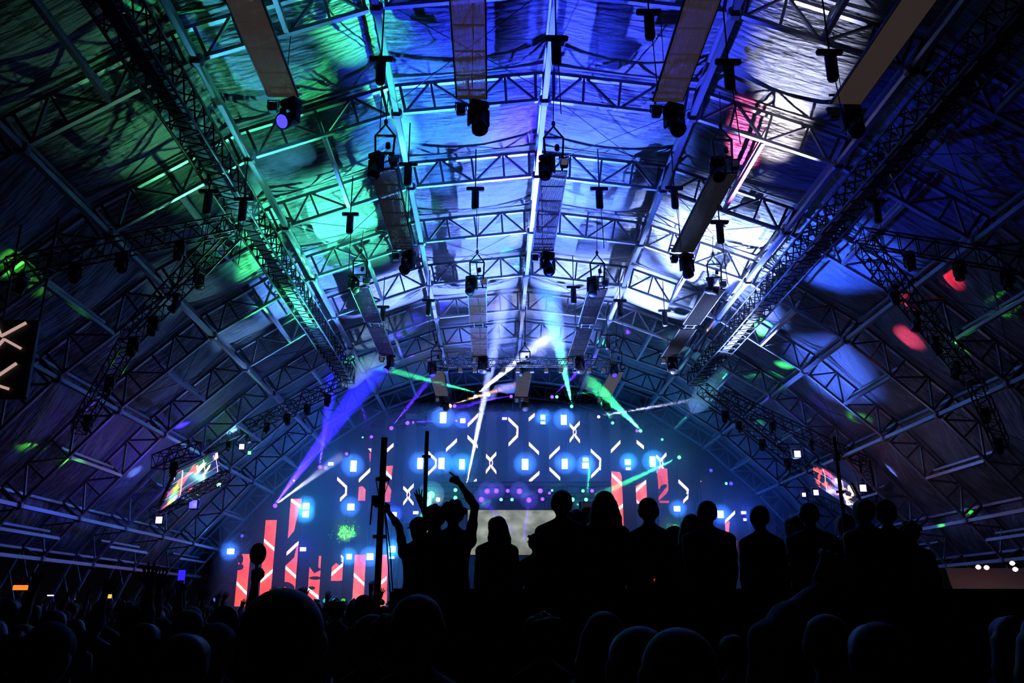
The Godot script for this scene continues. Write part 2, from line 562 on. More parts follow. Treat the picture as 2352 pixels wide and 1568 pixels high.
func box_truss(called: String, label: String, group: String, a: Vector3, b: Vector3, size: float, m: Material, pitch := 1.0) -> Node3D:
	var o := thing(called, label, "truss", Vector3.ZERO, group)
	var y := (b - a).normalized()
	var x := y.cross(Vector3.UP).normalized() * size / 2
	var z := x.cross(y).normalized() * size / 2
	var c := [x + z, x - z, -x - z, -x + z]
	for q in c: rod("chord", a + q, b + q, size * 0.042 + 0.008, m, o)
	var n := maxi(1, roundi((b - a).length() / (size * pitch)))
	var s := st()
	for f in 4:
		var p: Vector3 = c[f]
		var r: Vector3 = c[(f + 1) % 4]
		for i in n:
			var u := float(i) / n
			var w := float(i + 1) / n
			var mid := (u + w) / 2
			add_rod(s, a.lerp(b, u) + p, a.lerp(b, mid) + r, size * 0.024 + 0.004)
			add_rod(s, a.lerp(b, mid) + r, a.lerp(b, w) + p, size * 0.024 + 0.004)
		add_rod(s, a + p, a + r, size * 0.03)
		add_rod(s, b + p, b + r, size * 0.03)
	var l := put("lacing", s.commit(), m, o)
	l.set_meta("kind", "stuff")
	return o

func led_panel_mesh(w: float, l: float) -> ArrayMesh:   # louvred LED strip: thin bars side by side, tied by ribs; from z 0 to -l
	var s := st()
	var n := 24
	for i in n:
		add_box(s, Transform3D(Basis.from_scale(Vector3(w / n * 0.64, 0.02, l)), Vector3(-w / 2 + w * (i + 0.5) / n, 0, -l / 2)))
	return s.commit()

func led_frame_mesh(w: float, l: float) -> ArrayMesh:
	var s := st()
	for x in [-1, 1]: add_box(s, Transform3D(Basis.from_scale(Vector3(0.04, 0.07, l)), Vector3(x * (w / 2 + 0.01), 0.04, -l / 2)))
	var n := roundi(l / 1.0)
	for i in n + 1: add_box(s, Transform3D(Basis.from_scale(Vector3(w, 0.04, 0.022)), Vector3(0, 0.045, -l * i / n)))
	return s.commit()

func cable_mesh(a: Vector3, b: Vector3, r: float) -> ArrayMesh:
	var s := st()
	add_rod(s, a, b, r)
	return s.commit()

func led_strip(x: float, d1: float, d2: float, split: bool, label: String, lit: Material) -> void:
	var h := EYE + 12.64
	var o := thing("led_strip", label, "LED strip", Vector3(x, h, -d1), "LED strips flown lengthwise under the roof")
	var l := d2 - d1
	var w := 0.76
	var runs := [[0.0, l]]
	if split: runs = [[0.0, l * 0.46], [l * 0.53, l]]
	for r in runs:
		var key := "%.2f" % (r[1] - r[0])
		if not M.has("led" + key):
			M["led" + key] = led_panel_mesh(w, r[1] - r[0])
			M["ledf" + key] = led_frame_mesh(w, r[1] - r[0])
		put("led_panel", M["led" + key], lit, o, Vector3(0, 0, -r[0]))
		put("panel_frame", M["ledf" + key], M.black, o, Vector3(0, 0, -r[0]))
	if split:
		for q in [-1, 1]: bar("link", Vector3(0.2 * q, 0.04, -l * 0.46), Vector3(0.2 * q, 0.04, -l * 0.53), 0.05, 0.05, M.truss, o)
		for q in [0.475, 0.515]: bar("link", Vector3(-0.3, 0.04, -l * q), Vector3(0.3, 0.04, -l * q), 0.05, 0.05, M.truss, o)
	# near end: hanging frame with bridle and cable; far end: a short truss beam
	var f := holder("hanger", o)
	for q in [-1, 1]:
		bar("post", Vector3(0.24 * q, 0.0, 0.05), Vector3(0.3 * q, 1.15, 0.05), 0.06, 0.06, M.black, f)
		bar("bridle", Vector3(0.3 * q, 1.15, 0.05), Vector3(0, 1.55, 0.05), 0.045, 0.045, M.black, f)
	for q in [0.55, 1.15]: bar("rail", Vector3(-0.31, q, 0.05), Vector3(0.31, q, 0.05), 0.07, 0.06, M.black, f)
	put("hook", lathe([[0.0, 0.12], [0.05, 0.09], [0.06, 0.0], [0.03, -0.1], [0.0, -0.12]], 8), M.black, f, Vector3(0, 1.62, 0.05))
	put("hook", lathe([[0.0, 0.14], [0.07, 0.12], [0.08, -0.05], [0.0, -0.1]], 8), M.black, f, Vector3(0.1, 0.78, 0.05))
	rod("cable", Vector3(0, 1.7, 0.05), Vector3(0.05, 3.4 - absf(x - AX) * 0.16 + 0.3, 0.1), 0.014, M.cable, f)
	var b := holder("end_beam", o)
	for q in [[-0.16, 0.06], [-0.45, 0.06], [-0.16, 0.3], [-0.45, 0.3]]:
		bar("rail", Vector3(-0.4, q[1], -l + q[0] + 0.1), Vector3(0.4, q[1], -l + q[0] + 0.1), 0.045, 0.045, M.black, b)
	for q in 5:
		bar("lacing", Vector3(-0.4 + 0.2 * q, 0.06, -l - 0.06), Vector3(-0.3 + 0.2 * q if q < 4 else 0.35, 0.3, -l - 0.35), 0.025, 0.025, M.black, b)
	rod("cable", Vector3(0, 0.3, -l - 0.2), Vector3(0, 3.4 - absf(x - AX) * 0.16 + 0.2, -l - 0.2), 0.012, M.cable, b)

func flown() -> void:
	gear_meshes()
	M.lens = mat(Color(0.05, 0.06, 0.07), 0.08)
	M.lens.clearcoat_enabled = true
	M.lens_blue = glow(Color(0.2, 0.18, 1.0), 3.5)
	M.led_warm = glow(Color(0.62, 0.54, 0.52), 0.075)
	M.led_dim = glow(Color(0.5, 0.5, 0.6), 0.035)
	M.led_violet = glow(Color(0.42, 0.28, 0.9), 0.04)
	M.led_grey = glow(Color(0.62, 0.6, 0.68), 0.2)
	for q in [M.led_warm, M.led_dim, M.led_violet, M.led_grey]:
		q.roughness = 0.95
		q.metallic_specular = 0.1
	var rows := [
		["first", 9.5, 19.0, false, [-5.5, -0.62, 4.5, 9.2]],
		["second", 22.8, 28.7, false, [-3.36, 1.79, 6.98]],
		["third", 32.6, 42.2, true, [-5.56, -0.72, 4.3, 9.2]],
		["fourth", 45.3, 51.0, false, [-3.2, 1.74, 6.9]]]
	var place4 := ["left", "middle left", "middle right", "right"]
	var place3 := ["left", "middle", "right"]
	var turn := [[0.7, -0.9, 0.6], [0.25, -0.8, 0.5], [0.1, -1.0, 0.15], [0.9, -0.25, 0.3], [-0.2, -1.0, 0.3], [0.3, -0.9, 0.5], [0.1, -0.9, 0.6]]
	var n := 0
	for r in rows:
		var xs: Array = r[4]
		for i in xs.size():
			var where: String = place4[i] if xs.size() == 4 else place3[i]
			var m: Material = M.led_warm if r[0] == "first" else M.led_dim
			if r[0] == "third": m = [M.led_violet, M.led_grey, M.led_dim, M.led_dim][i]
			if r[0] == "fourth": m = M.led_grey
			var full := "%s strip, %s row from the camera" % [where, r[0]]
			led_strip(xs[i], r[1], r[2], r[3], "louvred LED strip under the roof, " + full, m)
			var h := EYE + 12.64
			# a moving head and a small lamp at either end
			var side := -1.0 if n % 3 != 1 else 1.0
			if r[0] != "first":
				var t: Array = turn[n % 7]
				var blue: bool = (r[0] == "fourth" and i != 1)
				moving_head(Vector3(xs[i] - 0.22, h + 0.5, -r[1] + 0.12), Vector3(t[0] * side, t[1], t[2]), "moving head at the near end of the %s" % full, "moving heads on the LED strips", M.lens_blue if blue else null)
				small_lamp(Vector3(xs[i] + 0.3, h + 0.24, -r[1] + 0.12), "square lamp at the near end of the %s" % full, "small lamps on the LED strips", M.led_grey if i == 1 else null)
			var t2: Array = turn[(n + 3) % 7]
			moving_head(Vector3(xs[i] + 0.18, h + 0.02, -r[2] - 0.2), Vector3(-0.5 if r[0] == "first" and i == 0 else t2[0] * -side * 0.6, -0.75, 0.9 if r[0] == "first" and i == 0 else t2[2]), "moving head at the far end of the %s" % full, "moving heads on the LED strips", M.lens_blue if (r[0] == "first" and i == 0) or (r[0] == "third" and i == 0) else null, 1.12)
			small_lamp(Vector3(xs[i] - 0.28, h - 0.2, -r[2] - 0.2), "square lamp at the far end of the %s" % full, "small lamps on the LED strips", M.led_grey if r[0] == "third" or r[0] == "fourth" else null)
			n += 1
	# long trusses on either side
	for s in [-1, 1]:
		var x: float = AX + 9.9 * s
		var h := EYE + 12.6
		box_truss("box_truss", "long black lattice truss under the roof, %s of the LED strips" % ("left" if s < 0 else "right"), "long trusses", Vector3(x, h, -8), Vector3(x, h, -46.5), 0.8, M.black)
		var tray := thing("cable_tray", "black cable bundle lying along the %s long truss" % ("left" if s < 0 else "right"), "cable", Vector3(x, h - 0.1, 0), "cable bundles on the long trusses")
		bar("tray", Vector3(0, -0.2, -8), Vector3(0, -0.2, -46.5), 0.34, 0.05, M.black, tray)
		for q in 5: rod("cable", Vector3(-0.12 + q * 0.06, -0.14 + 0.03 * (q % 2), -8), Vector3(-0.12 + q * 0.06, -0.14 + 0.03 * (q % 2), -46.5), 0.03, M.cable, tray)
		for q in 7: put("junction_box", bevel_box(Vector3(0.4, 0.3, 0.5), 0.04), M.black, tray, Vector3(0, 0.0, -11.0 - q * 5.1))
	truss_rigs()
	hoists()
	bracing()

# roof-side lighting rigs: sight line and height above the eye of each corner
func truss_rigs() -> void:
	var runs := [
		["left", "transverse truss by the left roof slope", [532, 515, 11.4], [18, 618, 8.6], 0.5, [0.25, 0.52, 0.72, 0.93]],
		["left", "truss sloping down the left roof side", [532, 528, 11.4], [296, 775, 9.0], 0.55, [0.28, 0.5, 0.72, 0.93]],
		["left", "rear truss sloping down the left roof side", [292, 790, 8.9], [180, 985, 6.4], 0.5, [0.3, 0.75]],
		["left", "truss near the left end of the stage", [790, 878, 11.5], [560, 985, 9.6], 0.55, [0.15, 0.35, 0.55, 0.75, 0.95]],
		["left", "truss over the left side screen", [560, 985, 9.6], [452, 1035, 8.2], 0.5, [0.3, 0.7]],
		["left", "green-lit truss beside the left side screen", [362, 1062, 6.2], [448, 1028, 6.6], 0.6, [0.5]],
		["left", "truss under the left side screen", [352, 1180, 4.2], [520, 1092, 5.6], 0.4, []],
		["right", "transverse truss by the right roof slope", [1985, 545, 11.0], [2348, 606, 8.8], 0.5, [0.3, 0.62, 0.9]],
		["right", "truss sloping down the right roof side", [1985, 562, 11.0], [2232, 868, 8.2], 0.55, [0.22, 0.42, 0.6, 0.8]],
		["right", "rear truss sloping down the right roof side", [2240, 880, 8.0], [2300, 1020, 6.0], 0.5, [0.3, 0.8]],
		["right", "truss near the right end of the stage", [1612, 892, 11.2], [1850, 1075, 8.0], 0.55, [0.2, 0.32, 0.55, 0.8]],
		["right", "truss over the right side screen", [1660, 905, 11.0], [1985, 1060, 7.4], 0.5, [0.35, 0.62, 0.8]],
		["right", "truss beside the right side screen", [1985, 1060, 7.4], [2010, 1180, 5.0], 0.5, [0.3]],
		["right", "truss under the right side screen", [1850, 1135, 6.4], [2000, 1200, 4.6], 0.5, []]]
	for r in runs:
		var a := at_height(r[2][0], r[2][1], r[2][2])
		var b := at_height(r[3][0], r[3][1], r[3][2])
		box_truss("lighting_truss", "dark lattice %s" % r[1], "side lighting trusses", a, b, r[4], M.truss, 1.1)
		for i in r[5].size():
			var p := a.lerp(b, r[5][i]) - Vector3(0, r[4] / 2, 0)
			moving_head(p, Vector3(rng.randf_range(-0.6, 0.6), -1.0, rng.randf_range(-0.2, 0.8)), "moving head under the %s, %s from its top" % [r[1].replace("sloping ", "").replace("side screen", "screen"), ORD[i]], "moving heads on the side trusses", null, 0.78 if r[4] > 0.5 else 0.7)
	# truss across the tent above the stage, with its row of small lamps
	var a := at(1008, 832, 43.0)
	var b := at(1402, 833, 43.0)
	box_truss("stage_truss", "dark lattice truss across the tent above the stage wall", "", a, b, 0.36, M.truss)
	for i in 12:
		small_lamp(a.lerp(b, (i + 0.5) / 12.0) - Vector3(0, 0.42, 0), "small lamp under the truss above the stage, %s from the left" % ORD[i], "small lamps above the stage", M.led_grey if i % 3 else null)

func hoists() -> void:
	var t := st()
	t.append_from(bevel_box(Vector3(0.6, 0.13, 0.14), 0.03), 0, Transform3D())
	var bar_mesh := t.commit()
	var body := lathe([[0.0, 0.34], [0.1, 0.33], [0.125, 0.28], [0.125, -0.3], [0.1, -0.36], [0.0, -0.37]], 12)
	var spots := [[876, 135, "in front of the first left beam"], [1490, 28, "beside the middle right strip of the first row"], [1672, 142, "beside the first right beam"], [1277, 88, "on the ridge beam above the middle strip"], [938, 378, "by the left strip of the second row"], [805, 492, "left of the second row of strips"], [1092, 434, "between the left and middle strips of the second row"], [1376, 434, "between the middle and right strips of the second row"], [1548, 432, "left of the right strip of the second row"], [1652, 510, "right of the right strip of the second row"], [880, 705, "right of the left strip of the third row"], [985, 690, "on the first left beam above the stage"], [1317, 660, "left of the middle right strip of the third row"], [1424, 690, "right of the middle right strip of the third row"], [1526, 714, "left of the right strip of the third row"], [480, 440, "left of the left long truss"], [560, 458, "on the left long truss"], [1905, 120, "beside the right strip of the first row"], [2010, 460, "on the right long truss"], [1395, 770, "beside the first right beam above the stage"]]
	for s in spots:
		var p := at_height(s[0], s[1], 13.4 if absf(s[0] - 1200) < 420 else 12.0)
		var o := thing("chain_hoist", "black chain hoist under the roof %s" % s[2], "hoist", p, "chain hoists under the roof")
		put("crossbar", bar_mesh, M.black, o)
		put("body", body, M.black, o, Vector3(0, -0.38, 0))
		rod("chain", Vector3(0, 0.05, 0), Vector3(0, 1.5, 0), 0.02, M.cable, o)
		rod("cable", Vector3(0.05, -0.7, 0), Vector3(0.08, -2.2, 0.1), 0.012, M.cable, o)

func bracing() -> void:
	# thin diagonal cables from arch to arch
	var n := 0
	for i in range(-5, 5):
		for k in range(-2, 6):
			if posmod(k * 2 + i, 3) != 0: continue
			var a := node_at(i, 0.35)
			var b := node_at(i + 1, 0.35)
			var d := frame_d(k)
			var A := Vector3(a.x, a.y, -d)
			var B := Vector3(b.x, b.y, -d - BAY)
			if not in_view(A, 50): continue
			var o := thing("bracing_cable", "thin crossed bracing cables past the %s arch, %s panel %s of the ridge" % [ORD[k + 4], ORD[-i - 1] if i < 0 else ORD[i], "left" if i < 0 else "right"], "cable", Vector3.ZERO, "bracing cables in the roof")
			rod("cable", A, B, 0.013, M.cable, o)
			rod("cable", Vector3(a.x, a.y, -d - BAY), Vector3(b.x, b.y, -d), 0.013, M.cable, o)
			n += 1

# ---------------------------------------------------------------- the stage
const MX := 45.0   # picture cells per metre of LED wall
var led_picture: Image

func wall_cell(px: float, py: float) -> Vector2:   # a point of the LED wall, in cells of the played picture
	var p := at(px, py, STAGE)
	return Vector2((p.x + 20.0) * MX, (16.0 - p.y) * MX)

func paint(points: Array, c: Color) -> void:   # fills a polygon given as x, y, x, y ...
	var q := []
	for i in points.size() / 2: q.append(wall_cell(points[2 * i], points[2 * i + 1]))
	var lo := 1e9
	var hi := -1e9
	for p in q:
		lo = minf(lo, p.y)
		hi = maxf(hi, p.y)
	for y in range(maxi(0, floori(lo)), mini(719, ceili(hi)) + 1):
		var xs := []
		for i in q.size():
			var a: Vector2 = q[i]
			var b: Vector2 = q[(i + 1) % q.size()]
			var yc := y + 0.5
			if (a.y <= yc) != (b.y <= yc): xs.append(a.x + (yc - a.y) / (b.y - a.y) * (b.x - a.x))
		xs.sort()
		for i in xs.size() / 2:
			var x0 := clampi(roundi(xs[2 * i]), 0, 1799)
			var x1 := clampi(roundi(xs[2 * i + 1]), 0, 1800)
			if x1 > x0: led_picture.fill_rect(Rect2i(x0, y, x1 - x0, 1), c)

func white_bar(x0: float, y0: float, x1: float, y1: float, w := 9.0) -> void:   # cut upright at both ends, as the columns cut it
	paint([x0, y0 - w / 2, x1, y1 - w / 2, x1, y1 + w / 2, x0, y0 + w / 2], Color(1.0, 0.9, 0.87))

func white_cross(x: float, y: float) -> void:
	var w := Color(1.0, 0.9, 0.87)
	white_bar(x - 12, y + 21, x - 2, y + 8)
	white_bar(x - 1, y - 8, x + 12, y - 22)
	white_bar(x - 12, y - 17, x - 1, y - 6)
	white_bar(x, y + 7, x + 12, y + 22)
	for i in 12:
		var a := TAU * i / 12
		var b := TAU * (i + 1) / 12
		paint([x + 4.5 * cos(a), y + 9 * sin(a), x + 4.5 * cos(b), y + 9 * sin(b), x + 2.2 * cos(b), y + 6 * sin(b), x + 2.2 * cos(a), y + 6 * sin(a)], w)

func white_hook(x: float, y: float, h: float, tail: float) -> void:
	white_bar(x, y, x + 23, y + 22)
	paint([x + 20, y + 17, x + 24, y + 19, x + 23, y + h - 16, x + 18, y + h - 18], Color(1.0, 0.9, 0.87))
	white_bar(x + 23 - tail, y + h, x + 23, y + h - tail)

func blot(x: float, y: float, rx: float, ry: float, tilt := 0.0, c := Color(0.05, 0.02, 0.03)) -> void:
	var pts := []
	for i in 14:
		var a := TAU * i / 14
		var u := rx * cos(a)
		var v := ry * sin(a)
		pts.append(x + u * cos(tilt) - v * sin(tilt))
		pts.append(y + u * sin(tilt) + v * cos(tilt))
	paint(pts, c)

func paint_wall() -> void:
	led_picture = Image.create(1800, 720, false, Image.FORMAT_RGB8)
	led_picture.fill(Color(0.035, 0.05, 0.09))
	var r := Color(0.98, 0.36, 0.31)
	var r2 := Color(0.95, 0.42, 0.38)
	paint([545, 1272, 577, 1272, 566, 1392, 535, 1392], r)
	blot(551, 1302, 9, 7, -0.4); blot(553, 1283, 6, 12)
	white_bar(542, 1337, 568, 1364)
	paint([607, 1194, 640, 1194, 630, 1290, 622, 1392, 592, 1392], r)
	paint([640, 1268, 632, 1272, 620, 1392, 640, 1392], Color(0.05, 0.03, 0.04))
	white_bar(604, 1238, 631, 1262)
	white_bar(594, 1338, 627, 1310)
	paint([667, 1145, 695, 1145, 682, 1190, 676, 1218, 661, 1237], r2)
	white_bar(668, 1147, 694, 1166)
	paint([690, 1245, 681, 1256, 676, 1280, 655, 1300, 652, 1392, 684, 1392], r)
	blot(664, 1345, 15, 7, 0.5)
	white_bar(658, 1272, 688, 1244)
	white_bar(655, 1302, 684, 1328)
	paint([710, 1300, 722, 1316, 738, 1308, 733, 1392, 705, 1392], r)
	blot(724, 1327, 14, 4); blot(716, 1350, 8, 4)
	paint([733, 1276, 738, 1276, 736, 1306, 731, 1302], r2)
	white_bar(706, 1352, 735, 1374)
	paint([762, 1302, 772, 1292, 782, 1300, 790, 1290, 788, 1333, 760, 1334], r)
	white_bar(761, 1319, 791, 1293)
	white_bar(783, 1276, 791, 1284, 6)
	paint([786, 1277, 791, 1281, 789, 1292, 784, 1290], Color(1, 0.9, 0.87))
	paint([812, 1273, 845, 1273, 838, 1392, 808, 1392], r2)
	white_bar(812, 1318, 840, 1345)
	paint([866, 1273, 892, 1273, 888, 1392, 862, 1392], r2)
	white_bar(866, 1346, 888, 1327)
	white_hook(774, 1098, 50, 16)
	white_bar(824, 1104, 851, 1078)
	paint([845, 1030, 853, 1030, 853, 1039], Color(1, 0.85, 0.82))
	paint([848, 1040, 853, 1040, 851, 1060, 849, 1060], Color(0.75, 0.2, 0.25))
	paint([822, 1150, 824, 1118, 833, 1116, 840, 1124, 839, 1150], Color(0.82, 0.42, 0.4))
	white_bar(878, 1044, 904, 1021)
	paint([880, 1070, 903, 1069, 899, 1098, 880, 1086], Color(0.86, 0.4, 0.38))
	white_bar(876, 1074, 900, 1098)
	paint([880, 1152, 881, 1106, 890, 1110, 899, 1125, 896, 1152], Color(0.86, 0.42, 0.4))
	white_cross(938, 1136)
	white_hook(980, 1036, 52, 20)
	white_bar(1023, 1035, 1050, 1010)
	white_bar(1073, 978, 1098, 953)
	white_bar(1073, 1002, 1097, 1026)
	paint([1086, 1106, 1095, 1098, 1095, 1106], Color(1, 0.9, 0.87))
	paint([1045, 965, 1050, 964, 1050, 970], Color(1, 0.8, 0.8))
	white_cross(1128, 1063)
	white_hook(1167, 961, 60, 22)
	white_bar(1214, 964, 1228, 952)
	white_bar(1214, 1018, 1238, 1041)
	white_bar(1214, 1107, 1239, 1085)
	white_bar(1261, 1051, 1286, 1027)
	white_bar(1262, 1076, 1287, 1100)
	white_cross(1320, 992)
	white_hook(1357, 1034, 62, 24)
	white_bar(1403, 1037, 1427, 1012)
	white_bar(1462, 1014, 1479, 1028)
	paint([1404, 1082, 1424, 1084, 1431, 1100, 1434, 1250, 1405, 1250], r2)
	white_bar(1405, 1090, 1431, 1114)
	white_bar(1405, 1180, 1434, 1158)
	paint([1460, 1116, 1486, 1100, 1487, 1156, 1461, 1157], r2)
	white_bar(1460, 1127, 1486, 1104)
	white_bar(1462, 1150, 1470, 1157, 6)
	white_cross(1519, 1064)
	paint([1509, 1076, 1534, 1076, 1538, 1120, 1530, 1134, 1515, 1148, 1512, 1150, 1513, 1140, 1526, 1124, 1512, 1122], Color(0.85, 0.3, 0.32))
	blot(1524, 1118, 9, 5, -0.5)
	paint([1514, 1150, 1538, 1149, 1538, 1155, 1515, 1155], Color(0.75, 0.24, 0.25))
	white_hook(1558, 1104, 48, 12)
	paint([1604, 1104, 1612, 1104, 1607, 1110], Color(1, 0.75, 0.75))
	white_bar(1664, 1199, 1690, 1174)
	paint([1664, 1204, 1676, 1196, 1674, 1222, 1668, 1232], r2)
	white_bar(1666, 1224, 1692, 1246)
	paint([1678, 1242, 1692, 1246, 1692, 1300, 1684, 1275], r)
	# uneven brightness of the played picture
	var n := FastNoiseLite.new()
	n.seed = 5
	n.frequency = 0.02
	for y in range(200, 720):
		for x in range(60, 1520):
			var c := led_picture.get_pixel(x, y)
			if c.r > 0.6 and c.g < 0.5:
				var k := 0.86 + 0.32 * n.get_noise_2d(x * 1.3, y * 0.6)
				led_picture.set_pixel(x, y, Color(minf(c.r * (0.6 + 0.4 * k), 1), c.g * k, c.b * k))

func led_column(px: float, py: float, top: float, low: float, label: String) -> void:
	var p := at(px, py, STAGE)
	var y1 := at(px, top, STAGE).y
	var y0 := maxf(1.5, at(px, low, STAGE).y)
	var w := 0.74
	var o := thing("led_column", label, "LED screen", Vector3(p.x, y0, -STAGE), "LED columns of the stage wall")
	var s := st()
	var uv := func(x: float, y: float) -> Vector2: return Vector2((p.x + x + 20.0) * MX / 1800.0, (16.0 - y) * MX / 720.0)
	quad(s, Vector3(-w / 2, y1 - y0, 0), Vector3(w / 2, y1 - y0, 0), Vector3(w / 2, 0, 0), Vector3(-w / 2, 0, 0), uv.call(-w / 2, y1), uv.call(w / 2, y1), uv.call(w / 2, y0), uv.call(-w / 2, y0))
	put("screen", done(s), M.wall_screen, o, Vector3(0, 0, 0.02))
	var c := BoxMesh.new()
	c.size = Vector3(w + 0.04, y1 - y0 + 0.04, 0.16)
	put("cabinet", c, M.black, o, Vector3(0, (y1 - y0) / 2, -0.07))

func strobe(px: float, py: float, w: float, h: float, label: String, rgb := Color(0.62, 0.68, 1.0), cells := 1, d := 57.0) -> void:
	var p := at(px, py, d)
	var o := thing("stage_strobe", label, "stage light", p, "bright strobe panels on the stage wall")
	var u := 58.0 / 1938.0
	w *= u * 0.95
	h *= u * 0.95
	put("housing", bevel_box(Vector3(w + 0.1, h + 0.1, 0.16), 0.03), M.black, o, Vector3(0, 0, -0.09))
	for i in cells:
		var m := bevel_box(Vector3(w, h / cells - 0.02 * (cells - 1), 0.05), 0.012)
		put("lamp_face", m, glow(rgb, 7.0), o, Vector3(0, h * ((i + 0.5) / cells - 0.5), 0.01))
	var tint := Color(rgb.r * 0.3, rgb.g * 0.74, 1.0)
	omni(Vector3(0, 0, 0.22), tint, 26.0 * sqrt(w * h) * strobe_gain, 0.12, o).position = Vector3(0, 0, 0.22)
	var r := 0.5 + 2.0 * sqrt(w * h)
	if h > 0.27: mist("haze glowing round the %s" % label, p + Vector3(0, 0, 0.25), Vector3(r, r, r) * 1.0, 0.26)

var strobe_gain := 0.42
var dot_body: Mesh
var dot_lens: Mesh

func stage_dot(px: float, py: float, rgb: Color, size: float, label: String, d := 56.6, gain := 1.0) -> Vector3:
	var p := at(px, py, d)
	var o := thing("beam_light", label, "stage light", p, "small beam lights on the stage")
	if dot_body == null:
		dot_body = lathe([[0.0, 0.2], [0.14, 0.18], [0.2, 0.05], [0.2, -0.12], [0.0, -0.14]], 10)
		dot_lens = lathe([[0.0, 0.06], [0.09, 0.045], [0.14, 0.0], [0.0, -0.02]], 12)
	var b := put("head", dot_body, M.black, o, Vector3(0, 0, -0.16))
	b.rotation.x = PI / 2
	b.scale = Vector3.ONE * 0.85
	var l := put("lens", dot_lens, glow(rgb, 3.8), o)
	l.rotation.x = PI / 2
	l.scale = Vector3.ONE * size
	put("bracket", bevel_box(Vector3(0.5, 0.06, 0.1), 0.015), M.black, o, Vector3(0, 0.26, -0.2))
	if size >= 0.8: omni(p, rgb, 0.22 * gain * size * size, 0.05, o).position = Vector3(0, 0, 0.14)
	if size >= 1.15: mist("haze glowing round the %s" % label, p + Vector3(0, 0, 0.1), Vector3.ONE * size * 1.05, 0.35)
	return p

# light shaft: a spotlight and the haze that shows it
func beam(label: String, from: Vector3, to: Vector3, rgb: Color, energy: float, half: float, length: float, density := 0.12) -> void:
	var dir := (to - from).normalized()
	from += Vector3(0, 0, 0.22)
	spot(from + dir * 0.1, to, rgb, energy, half, 0.5, 0.06)
	var f := FogVolume.new()
	f.name = numbered("haze_shaft")
	add_child(f, true)
	f.shape = RenderingServer.FOG_VOLUME_SHAPE_CONE
	var r := tan(deg_to_rad(half * 1.25)) * length
	f.size = Vector3(2 * r, length, 2 * r)
	var y := -dir
	var x := y.cross(Vector3(0, 0, 1)).normalized()
	f.transform = Transform3D(Basis(x, y, x.cross(y)), from + dir * (0.1 + length / 2))
	var m := FogMaterial.new()
	m.density = density
	m.albedo = Color(0.95, 0.96, 1.0)
	f.material = m
	f.set_meta("kind", "stuff")
	f.set_meta("label", label)

func mist(label: String, pos: Vector3, size: Vector3, density: float, shape := RenderingServer.FOG_VOLUME_SHAPE_ELLIPSOID, turn := 0.0) -> void:
	var f := FogVolume.new()
	f.name = numbered("haze")
	add_child(f, true)
	f.shape = shape
	f.size = size
	f.position = pos
	f.rotation.z = turn
	var m := FogMaterial.new()
	m.density = density
	m.albedo = Color(0.95, 0.96, 1.0)
	f.material = m
	f.set_meta("kind", "stuff")
	f.set_meta("label", label)

